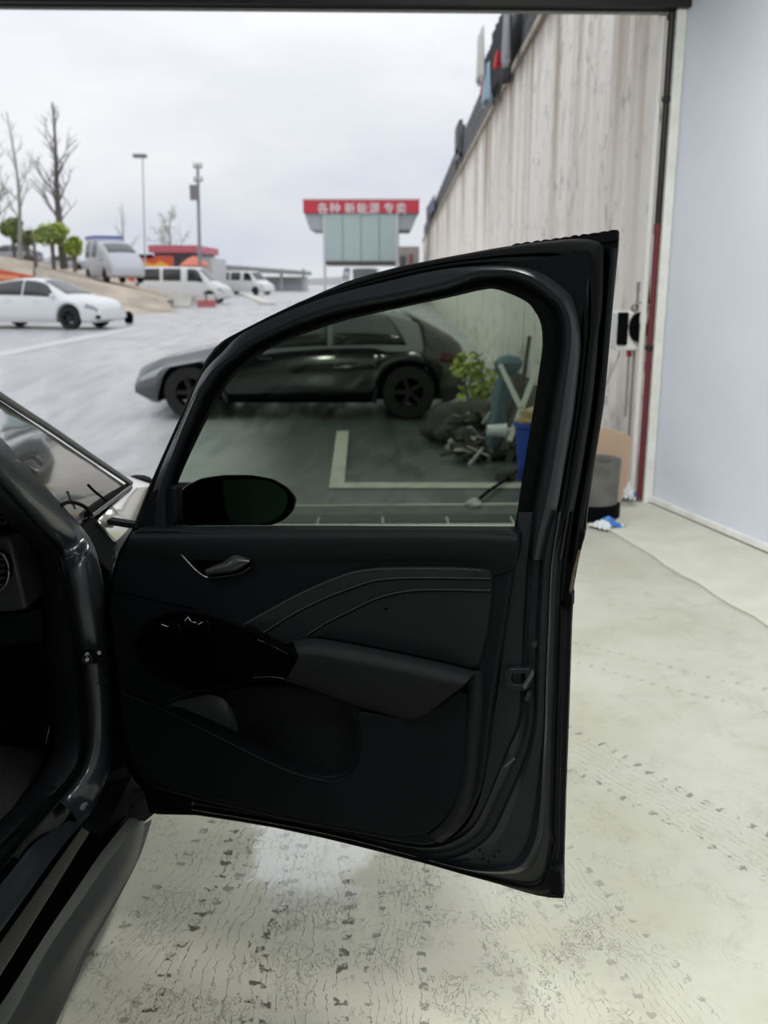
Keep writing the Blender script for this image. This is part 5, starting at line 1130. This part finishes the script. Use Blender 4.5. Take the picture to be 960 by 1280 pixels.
# ---- sign building
Y = 60.; e = empty('sign_building', (XX(452, Y), Y, 0), 'pale green panelled kiosk topped by a wide red sign board with white characters', 'building'); cx = XX(452, Y)
SR = mat('sign_red', (.62, .045, .07), .5); SG = mat('sign_grey', (.42, .45, .47), .6); PG = mat('panel_green', (.44, .54, .53), .35)
wall_block(e, XX(384, Y) - cx, XX(522, Y) - cx, -2.2, 3.5, ZZ(269, Y), ZZ(254, Y), SR, 'sign_board')
wall_block(e, XX(383.5, Y) - cx, XX(522.5, Y) - cx, -2.25, 3.6, ZZ(254, Y), ZZ(252, Y), mat('sign_edge', (.7, .45, .47), .6), 'board_edge')
zt, zb_ = ZZ(269.5, Y), ZZ(289, Y)
v = [Vector((XX(a, Y) - cx, yy, z)) for yy in (-2.0, 3.2) for a, z in [(385, zt), (521, zt), (513, zb_), (391, zb_)]]
local(newobj('soffit', v, [(0, 1, 2, 3), (4, 7, 6, 5), (0, 4, 5, 1), (1, 5, 6, 2), (2, 6, 7, 3), (3, 7, 4, 0)], SG, smooth=False), e)
for j in range(4):
    a0 = 408.5 + j * 22; wall_block(e, XX(a0 + .4, Y) - cx, XX(a0 + 21.6, Y) - cx, -2.12, 2.6, ZZ(327, Y), ZZ(270.5, Y), PG, 'wall_panel')
wall_block(e, XX(407, Y) - cx, XX(498, Y) - cx, -1.95, 2.5, ZZ(329, Y), ZZ(272, Y), SG, 'frame')
wall_block(e, XX(409, Y) - cx, XX(496, Y) - cx, -2.1, 2.6, ZZ(332, Y), ZZ(327.5, Y), mat('kiosk_beam', (.10, .09, .08), .6), 'beam')
for a in (407, 494): wall_block(e, XX(a, Y) - cx, XX(a + 3, Y) - cx, -2.15, -1.9, 0, ZZ(270, Y), mat('column_pale', (.62, .63, .63), .6), 'column')
for ch_i, px in enumerate([404.5, 419.5, 438, 453, 468, 486, 501]):
    cu_ = bpy.data.curves.new('sign_character', 'FONT'); cu_.body = '各种新能源专卖'[ch_i]; cu_.size = .66; cu_.extrude = .02; cu_.align_x = 'CENTER'; cu_.align_y = 'CENTER'; cu_.offset = .006
    to = bpy.data.objects.new('tmp', cu_); C.objects.link(to)
    me = bpy.data.meshes.new_from_object(to.evaluated_get(bpy.context.evaluated_depsgraph_get())); bpy.data.objects.remove(to)
    me.materials.clear(); me.materials.append(mat('sign_white', (.85, .80, .80), .5))
    o = bpy.data.objects.new('character', me); C.objects.link(o); o.parent = e; o.rotation_euler = (math.radians(90), 0, 0); o.location = (XX(px, 57.7) - cx, -2.25, ZZ(261.5, 57.8))
p = at(446, 366, 54)
def truckx(root, on, panel, ringp): pass
tk = dict(van)
vehicle('white_minibus', (p.x + .3, 54.5, -.01), math.radians(-82), 'white minibus standing under the kiosk with the red sign', 'van', WVAN, **tk)
Y = 66; e = empty('far_house', (XX(512, Y), Y, 0), 'beige house with a red door frame between the kiosk and the concrete wall', 'building'); cx = XX(512, Y)
wall_block(e, XX(499, Y) - cx, XX(524, Y) - cx, 0, 6, 0, ZZ(308, Y), mat('house_beige', (.55, .52, .49), .8)); wall_block(e, XX(512, Y) - cx, XX(516, Y) - cx, -.1, 0, 0, ZZ(318, Y), mat('house_red', (.40, .14, .13), .7), 'red_panel'); wall_block(e, XX(500, Y) - cx, XX(507, Y) - cx, -.1, 0, ZZ(334, Y), ZZ(320, Y), mat('house_win', (.15, .15, .16), .3), 'window')
# ---- lamp post and power pole
Y = 60; b = at(183, 372, Y); e = empty('street_lamp', (b.x, Y, 0), 'tall thin street lamp left of the power pole', 'street lamp'); t_ = at(175, 196, Y)
v, f = tubev([(0, 0, 0), (0, 0, 1), (t_.x - b.x + .15, 0, t_.z)], .07, 8, .04); local(newobj('pole', v, f, mat('lamp_pole', (.45, .46, .48), .5)), e)
v, f = obb((t_.x - b.x, 0, t_.z + .05), Vector((.40, 0, 0)), Vector((0, .25, 0)), Vector((0, 0, .10))); local(bevel(newobj('lamp_head', v, f, mat('lamp_head', (.20, .21, .23), .5), smooth=False), .05), e)
Y = 62; b = at(249, 340, Y); t_ = at(247, 205, Y); e = empty('power_pole', (b.x, Y, 0), 'power pole with a transformer, right of the street lamp', 'pole')
v, f = tubev([(0, 0, 0), (t_.x - b.x, 0, t_.z)], .13, 8, .09); local(newobj('pole', v, f, mat('pole_grey', (.30, .30, .31), .7)), e)
zt = at(248, 241, Y).z; v, f = boxv(-.30, .25, -.35, .0, zt - .45, zt + .45); local(newobj('transformer', v, f, mat('transf', (.22, .22, .24), .6), smooth=False), e)
for zz in (t_.z - .2, t_.z - 1.0):
    v, f = obb((t_.x - b.x, 0, zz), Vector((.28, 0, 0)), Vector((0, .05, 0)), Vector((0, 0, .05))); local(newobj('crossarm', v, f, GP, smooth=False), e)
    for s in (-.22, 0, .22): v, f = tubev([(t_.x - b.x + s, 0, zz), (t_.x - b.x + s, 0, zz + .28)], .05, 6); local(newobj('insulator', v, f, GP), e)
# ---- trees
BARK = mat('bark_dark', (.13, .115, .105), .9); BARKL = mat('bark_pale', (.30, .29, .27), .9)
def tree(px, pyb, pyt, Y, label, seed, spread=.5, r0=.14, depth=4, bark=None, leaf=None, lean=0, first=.3, nb=9):
    b = at(px, pyb, Y); H = at(px, pyt, Y).z - b.z; rr = random.Random(seed)
    e = empty('bare_tree' if not leaf else 'budding_tree', b, label, 'tree'); parts = []; tips = []
    def grow_(p, d, L, r, lv):
        n = 4; pts = [p]
        for i in range(n):
            d = (d + Vector((rr.uniform(-.16, .16), rr.uniform(-.16, .16), rr.uniform(0, .12)))).normalized(); pts.append(pts[-1] + d * L / n)
        parts.append(tubev(pts, r, 5, r * .45, False)); tips.append(pts[-1])
        if lv > 0:
            for i in range(3 + (lv > 1)):
                q = pts[rr.randint(1, n)]; a = rr.uniform(0, 6.28); nd = (d * .8 + Vector((math.cos(a), math.sin(a), .25)) * .75).normalized(); grow_(q, nd, L * rr.uniform(.45, .65), r * .5, lv - 1)
    tr_ = []; N = 9
    for i in range(N + 1): t = i / N; tr_.append(Vector((lean * t * H + .03 * H * math.sin(t * 5 + seed) * .5, .02 * H * math.sin(t * 4), H * t)))
    v, f = tubev(tr_, r0, 8, r0 * .18); local(newobj('trunk', v, f, bark or BARK), e)
    for i in range(nb):
        t = first + (.97 - first) * i / nb; q = tr_[int(t * N)] * (1 - (t * N) % 1) + tr_[min(N, int(t * N) + 1)] * ((t * N) % 1); a = rr.uniform(0, 6.28)
        grow_(q, Vector((math.cos(a), math.sin(a), 1.1)).normalized(), H * spread * (1.05 - t) * rr.uniform(.6, 1.1) * .6 + .3, r0 * .38 * (1.15 - t), depth - 2)
    v, f = merge(parts); local(newobj('branches', v, f, bark or BARK), e)
    if leaf: local(leaves('leaves', [(tuple(q), (.35, .35, .3)) for q in tips[::3]], 7, .13, leaf, seed), e)
    return e
tree(80, 336, 128, 48, 'tallest bare tree on the bank, its trunk crossing the green bush', 3, .50, .21, 4, first=.25, nb=14)
tree(28, 330, 140, 50, 'slimmer bare tree on the bank, left of the tallest one', 5, .42, .13, 4, first=.3, nb=11, bark=BARKL)
tree(-8, 332, 165, 44, 'bare tree at the left edge of the photograph', 8, .6, .16, 4, first=.2, nb=9)
tree(45, 345, 284, 43, 'short dark crooked tree between the two bushes on the bank', 12, .5, .12, 3, first=.3, nb=5)
tree(158, 345, 254, 70, 'small bare tree behind the silver van', 21, .7, .10, 3, bark=BARKL, first=.3, nb=8)
tree(217, 361, 264, 96, 'budding pale green tree behind the red-roofed shop', 27, .7, .16, 4, bark=BARKL, leaf=mat('leaf_pale', (.42, .44, .33), .8), first=.15, nb=12)
def bush(px, py, Y, rx, rz_, label, seed, mi):
    p = at(px, py, Y); r = rx / F * Y; r2 = rz_ / F * Y; z0 = at(px, 332, Y).z
    e = empty('bush', (p.x, Y, z0), label, 'bush'); c = (0, 0, p.z - z0)
    local(lump('core', c, (r * .78, r * .78, r2 * .78), LEAF[2], amp=.12, seed=seed), e)
    local(leaves('foliage', [(c, (r, r, r2)), ((r * .4, 0, c[2] + r2 * .3), (r * .6, r * .6, r2 * .6)), ((-r * .5, 0, c[2] - r2 * .1), (r * .6, r * .6, r2 * .6))], 420, .14, LEAF[mi], seed), e)
    v, f = tubev([(0, 0, -.3), (0, 0, c[2])], .1, 6); local(newobj('stem', v, f, BARK), e)
bush(64, 293, 47.2, 21, 15, 'bright green bush beside the trunk of the tallest bare tree', 1, 1)
bush(92, 309, 47, 10, 13, 'smaller green bush right of the tallest bare tree', 2, 1)
bush(15, 285, 54, 13, 13, 'dull green bush at the left edge, behind the slim bare tree', 3, 0)
bush(33, 298, 53, 14, 10, 'dark green bush low between the slim tree and the bright bush', 4, 2)
# distant ground cover: pale low hills on the skyline
hl = [Vector((-190 + i * 16, 235 + 6 * math.sin(i), 0)) for i in range(26)]
hv = []
for i, p in enumerate(hl): hv += [p, p + Vector((0, 0, 1.6 + .7 * math.sin(i * 1.7) + .5 * math.sin(i * .6)))]
o = newobj('skyline', hv + [v + Vector((0, 12, 0)) for v in hv], [(2 * i, 2 * i + 2, 2 * i + 3, 2 * i + 1) for i in range(25)] + [(2 * i + 1, 2 * i + 3, 2 * i + 55, 2 * i + 53) for i in range(25)], mat('haze_grey', (.55, .56, .58), .9)); tag(o, kind='structure')
